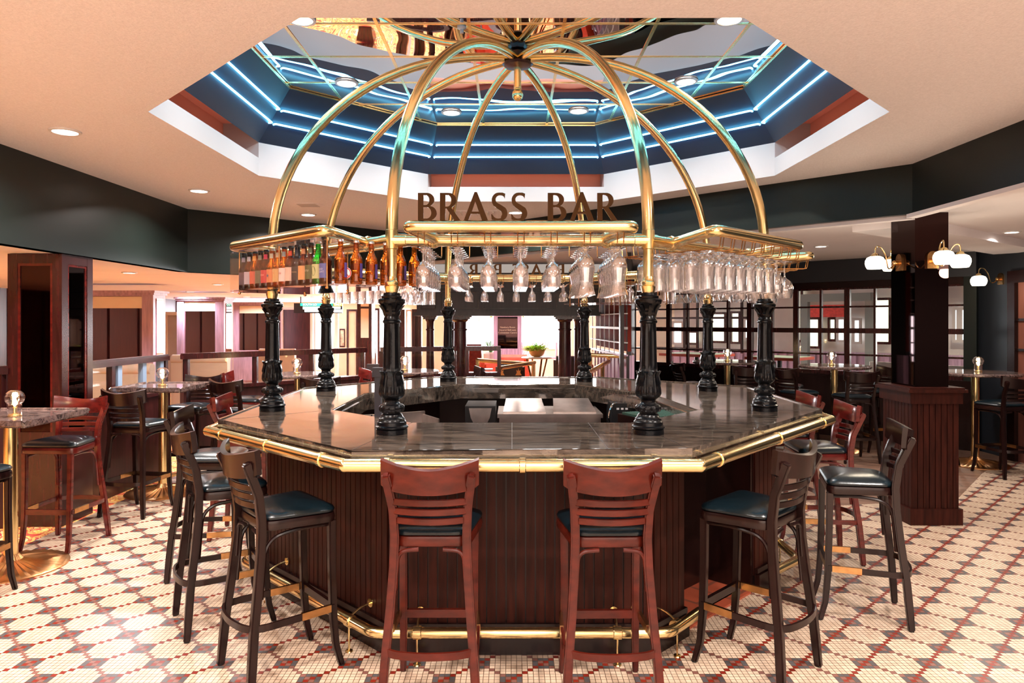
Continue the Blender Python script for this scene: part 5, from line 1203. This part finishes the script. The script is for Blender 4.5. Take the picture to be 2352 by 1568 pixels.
# ------------------------------------------------------------------ recessed downlights
def downlight(x, y, z, label, power, r=.075, col=(1,.93,.87), grp='recessed ceiling downlights', spread=150):
    root = thing('ceiling_downlight', label, 'ceiling light', (x,y,z), 0, grp)
    b = bm_(); lathe(b, [(r,-.012),(r+.018,-.010),(r+.02,-.001),(r,-.001)], 28, cap=False); mk('trim_ring', b, 'white', root)
    b = bm_(); lathe(b, [(0,-.006),(r,-.006),(r,-.002),(0,-.002)], 28); mk('lens', b, 'disc', root)
    if power:
        l = bpy.data.lights.new('downlight_lamp', 'AREA'); l.shape = 'DISK'; l.size = 2*r; l.energy = power; l.color = col; l.spread = math.radians(spread)
        o = bpy.data.objects.new('downlight_lamp', l); COL.objects.link(o); o.location = (0,0,-.02); o.parent = root
W = 40
downlight(-2.89,4.55,ZC,'downlight in the left ceiling nearest the camera',W)
downlight(-2.94,6.61,ZC,'downlight in the left ceiling, middle of the row above the green bulkhead',W)
downlight(-2.34,8.08,ZC,'downlight in the left ceiling just above the dome rack rail',W)
downlight(.04,7.92,ZC,'downlight behind the BRASS BAR lettering',W)
for x, y in ((-2.6,2.2),(-.9,1.6),(1.0,1.6),(2.5,2.4),(2.5,.2),(0,-.3),(-2.5,.2),(-2.2,-2.4),(.2,-2.6),(2.3,-2.4)): 
    o = downlight(x,y,ZC,'downlight in the ceiling outside the photo',W)  # extra downlights added out of view to fill the room with light
for x, y, lab in ((-1.35,4.50,'large downlight at the upper left edge of the mirrored recess'),(1.39,4.50,'large downlight at the upper right edge of the mirrored recess'),(-1.34,5.70,'downlight in the left part of the mirrored recess'),(1.40,5.66,'downlight in the right part of the mirrored recess'),(-.56,6.5,'downlight left of centre in the far part of the mirrored recess'),(.61,6.45,'downlight right of centre in the far part of the mirrored recess')):
    downlight(x,y,ZM-.003,lab,22,.075,grp='downlights in the mirrored recess')
for k, (px, py) in enumerate(((297,625),(500,652),(437,669),(565,681),(658,690),(722,681))):
    d = (2.17-EYE)*F/(HY-py); downlight(X(px,d),d,2.17,'bright downlight in the low ceiling above the booths, %s nearest the camera' % ('the','second','third','fourth','fifth','sixth')[k],30 if k < 4 else 15,.06,(.90,.93,1.0),grp='downlights over the booths')
for k, (x, y) in enumerate(((4.6,4.2),(4.9,6.9),(3.6,8.2),(4.7,1.5))): downlight(x,y,2.51,'downlight in the right ceiling near the mirrored pillar',14,.06,grp='downlights right')
for k, (x, y) in enumerate(((-6.5,7.8),(-6,4),(-6,1),(.0,13),(0.0,16),(-3,12),(-3,15.5))): downlight(x,y,2.17 if x < -1.3 else 2.35,'downlight over the booths and lobby',48,.06,(.90,.93,1.0),grp='downlights lobby')
for k, (x, y) in enumerate(((6.5,11.0),(4.9,12.6),(7.9,12.2))): downlight(x,y,2.45,'ceiling light seen through the window grid',26,.06,(1,.9,.75),grp='downlights dining')
# ceiling speaker grille
root = thing('ceiling_speaker', 'round plaster-coloured speaker grille in the ceiling above the beer bottles', 'speaker', (X(708,7.42),7.42,ZC))
b = bm_(); lathe(b, [(0,-.006),(.14,-.006),(.155,-.003),(.155,0)], 32); mk('grille', b, 'ceil_low', root)
b = bm_()
for k in range(5): y = -.08+.04*k; box(b, -.10,.10,y-.006,y+.006,-.009,-.006)
mk('slots', b, 'beige', root, smooth=False)
root = thing('sprinkler', 'small brass sprinkler head on the mirrored ceiling left of the dome hub', 'sprinkler', (-.33,4.62,ZM))
b = bm_(); lathe(b, [(0,-.05),(.012,-.045),(.012,-.02),(.03,-.012),(.03,0)], 16); mk('head', b, 'white', root)
# air vent beside the letters
root = thing('air_vent', 'white slotted air vent in the ceiling behind the BRASS lettering', 'vent', (X(1090,7.95),7.95,ZC))
b = bm_(); box(b, -.26,.26,-.16,.16,-.008,0); mk('frame', b, 'ceil_low', root, smooth=False)
for k in range(8): b = bm_(); bar(b, (-.21+.06*k,-.12,-.014),(-.21+.06*k,.12,-.014), .012, .012); mk('slat', b, 'white', root, smooth=False)
